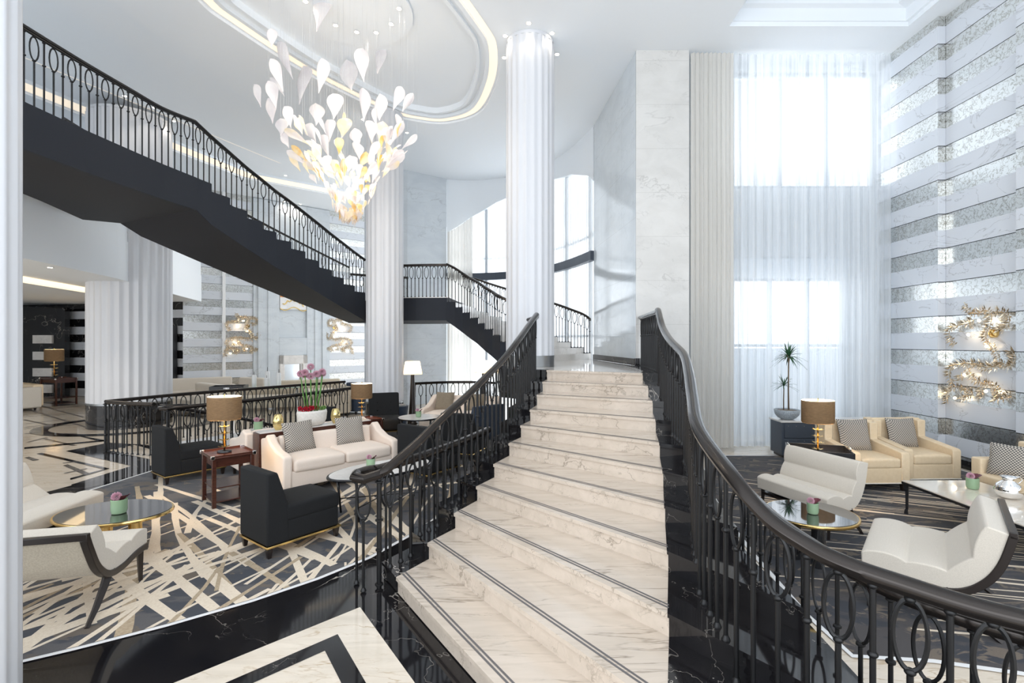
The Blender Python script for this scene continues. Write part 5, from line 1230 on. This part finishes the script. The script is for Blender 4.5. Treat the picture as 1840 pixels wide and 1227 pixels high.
# ================================================================== CHANDELIER
CHX, CHY = -3.05, 8.55
ch = thing('chandelier', 'cascading chandelier of white and amber blown glass leaves below the oval recess', 'chandelier', (CHX, CHY, CEIL+.09))
co = Vector(ch.location)
MB().lathe([(1.05,.06),(1.05,.10)], n=48).build('ceiling_plate', M['paint'], ch, smooth='auto')
_T = [(0,.02),(.04,.45),(.1,.72),(.2,.94),(.3,1),(.45,.88),(.6,.62),(.75,.36),(.88,.16),(1,.02)]
def lerp_tab(u):
    for (a, p), (b, q) in zip(_T, _T[1:]):
        if a <= u <= b: return p+(q-p)*(u-a)/(b-a)
    return .02
def gleaf(mb, head, tail, w, curl, notch, mi=0, face=None):
    head, tail = Vector(head), Vector(tail); ax = tail-head; L = ax.length; d = ax.normalized()
    side = d.cross(face).normalized(); up = side.cross(d).normalized(); n = 16; cols = 4; vs = []
    for i in range(n+1):
        u = i/n; wf = max(.03, lerp_tab(u)); ws = w/2*wf
        for j in range(-cols, cols+1):
            v = j/cols; nt = (notch*.16*L*max(0,1-abs(v)*2.2)*max(0,1-u*3)) if notch else 0
            p = head+d*(u*L+nt)+side*(ws*v+curl*w*1.2*(u**2.2))+up*(-(v*v)*w*.18*wf+.10*L*math.sin(PI*u)*(.6 if curl > 0 else -.6)); vs.append(p)
    m = 2*cols+1; N0 = len(vs); vs2 = [p-up*.006 for p in vs]
    fs = [(i*m+j, i*m+j+1, (i+1)*m+j+1, (i+1)*m+j) for i in range(n) for j in range(m-1)]; fs2 = [tuple(k+N0 for k in f[::-1]) for f in fs]
    rim = []
    for i in range(n): rim += [(i*m, (i+1)*m, (i+1)*m+N0, i*m+N0), (i*m+m-1+N0, (i+1)*m+m-1+N0, (i+1)*m+m-1, i*m+m-1)]
    for j in range(m-1): rim.append((j+N0, j+1+N0, j+1, j))
    mb.add(vs+vs2, fs+fs2+rim, mi)
LV = [((548,-40),(562,165),80,0,0),((265,155),(292,262),44,0,0),((300,230),(405,412),60,0,0),((262,322),(357,492),50,0,0),((262,425),(352,520),28,0,0),((250,445),(322,592),52,0,0),((172,465),(226,577),42,0,0),((250,540),(300,667),56,0,0),((445,362),(456,557),82,0,0),((545,320),(558,517),78,0,0),((682,328),(668,503),80,0,0),((770,266),(745,443),62,0,0),((866,236),(826,412),58,0,0),((608,515),(650,654),72,1,0),((512,568),(552,692),62,0,0),((772,484),(750,660),66,0,0),((866,516),(832,670),66,0,0),((990,480),(918,592),48,0,0),((1052,514),(975,602),34,0,0),((340,586),(398,692),52,0,0),((575,660),(617,764),60,1,0),((665,650),(692,758),64,1,0),((728,705),(712,794),56,1,0),((818,665),(795,774),54,1,0),((884,668),(890,798),54,1,0),((966,632),(948,694),36,0,0),((996,665),(910,782),38,0,0),((400,655),(458,724),54,0,0),((452,688),(532,757),52,0,0),((318,652),(352,744),56,0,0),((336,712),(490,786),34,0,0),((1072,742),(978,808),30,0,0),((862,780),(786,846),48,0,0),((915,796),(888,842),50,0,0),((800,855),(850,902),50,0,0),((632,758),(662,850),46,0,1),((790,835),(738,915),52,0,1),((736,785),(728,870),58,0,0),((540,745),(602,852),48,0,0),((496,795),(560,892),50,0,0),((378,800),(478,886),26,0,1),((505,915),(572,1002),26,0,1),((660,875),(690,968),42,0,1),((700,860),(722,944),58,0,0),((352,828),(470,900),34,0,0),((362,845),(440,930),40,0,0),((1000,830),(900,880),30,0,0),((1005,850),(880,920),34,0,0),((975,890),(870,930),34,0,0),((480,960),(530,1004),26,0,0),((320,740),(380,800),40,0,0),((440,885),(520,930),40,0,0),((930,855),(840,865),34,0,0),((850,900),(770,950),50,0,0),((600,880),(640,960),46,0,0),((560,860),(600,930),48,0,0)]
R = random.Random(12); heads = []; nleaf = 0
def pxr(cx, cy, sgn):
    px, py = 400+cx/3.068, cy/3.068
    # leaves sit on a cone around the chandelier axis, front (sgn=-1) or back (sgn=+1)
    z = EYE-(py-CY)*CHY/FPX; r = max(.08, min(1.5, (z-4.15)*.68)); x0 = CHX; dx = (px-CX)/FPX*CHY-x0
    dy = sgn*math.sqrt(max(0, r*r-dx*dx)); Y = CHY+dy*.9; return Vector(((px-CX)/FPX*Y, Y, EYE-(py-CY)*Y/FPX))
for i, (h, tl, w, no, am) in enumerate(LV):
    CHY = 7.1 if i == 0 else 8.55
    sg = -1 if i % 2 else 1; Hh = pxr(*h, sg); Tt = pxr(*tl, sg); Tt = Vector((Tt.x, Hh.y+(CHY-Hh.y)*.15, Tt.z)); Tt.x = (400+tl[0]/3.068-CX)/FPX*Tt.y; Tt.z = EYE-(tl[1]/3.068-CY)*Tt.y/FPX
    ws = w/3.068/FPX*Hh.y*1.12; mb = MB(); out = (Hh-Vector((CHX,CHY,Hh.z))); face = Vector((R.uniform(-.5,.5), -1, R.uniform(-.3,.3))).normalized()
    ws *= 1.2; gleaf(mb, Hh-co, Tt-co, ws, .35 if (tl[0] > h[0]) else -.35, no, 0, face); mb.build('glass_leaf', M['amberglass' if am else ('creamglassleaf' if h[1] > 600 and i % 3 == 0 else 'leafglass')], ch, smooth='auto'); heads.append(Hh)
def procleaf(mb, t_):
    z = 4.22+t_*1.45; r = .10+R.uniform(0,.09)+t_*.94*R.uniform(.8,1.08); a = R.uniform(0, 2*PI); d = Vector((math.cos(a), math.sin(a), 0)); Hh = Vector((CHX,CHY,z))+d*r
    L = .20+.10*t_; Tt = Hh-d*L*R.uniform(.5,1)*(.1+.6*min(1,t_*2))+Vector((0,0,-L*R.uniform(.55,.85)))+Vector((-d.y,d.x,0))*R.uniform(-.06,.06); face = (d+Vector((0,0,R.uniform(.2,.9)))).normalized()
    gleaf(mb, Hh-co, Tt-co, R.uniform(.07,.13), R.uniform(-.6,.6), R.random() < .4, 0, face); heads.append(Hh)
for i in range(44):
    mb = MB(); procleaf(mb, R.random()**1.3); mb.build('glass_leaf', M[R.choice(['leafglass','leafglass','creamglassleaf','amberglass','leafglass'])], ch, smooth='auto')
for m_, k_ in (('leafglass',80),('creamglassleaf',60),('amberglass',14)):
    mb = MB()
    for i in range(k_): procleaf(mb, R.random()**2.2)
    o = mb.build('small_glass_leaf', M[m_], ch, smooth='auto'); o['kind'] = 'stuff'
mb = MB()
for h_ in heads[:104]:
    mb.tube([h_-co+Vector((0,0,-.02)), Vector((h_.x-co.x, h_.y-co.y, .06))], .0008, 3)
o = mb.build('hanging_wire', M['wire'], ch); o['kind'] = 'stuff'
l = bpy.data.lights.new('chandelier_light', 'POINT'); l.energy = 16; l.color = (1,.86,.66); l.shadow_soft_size = .3; o = bpy.data.objects.new('chandelier_light', l); COL.objects.link(o); o.location = (CHX, CHY, 5.0); o = bpy.data.objects.new('chandelier_light', l.copy()); o.data.energy = 14; COL.objects.link(o); o.location = (CHX, CHY, 6.0)
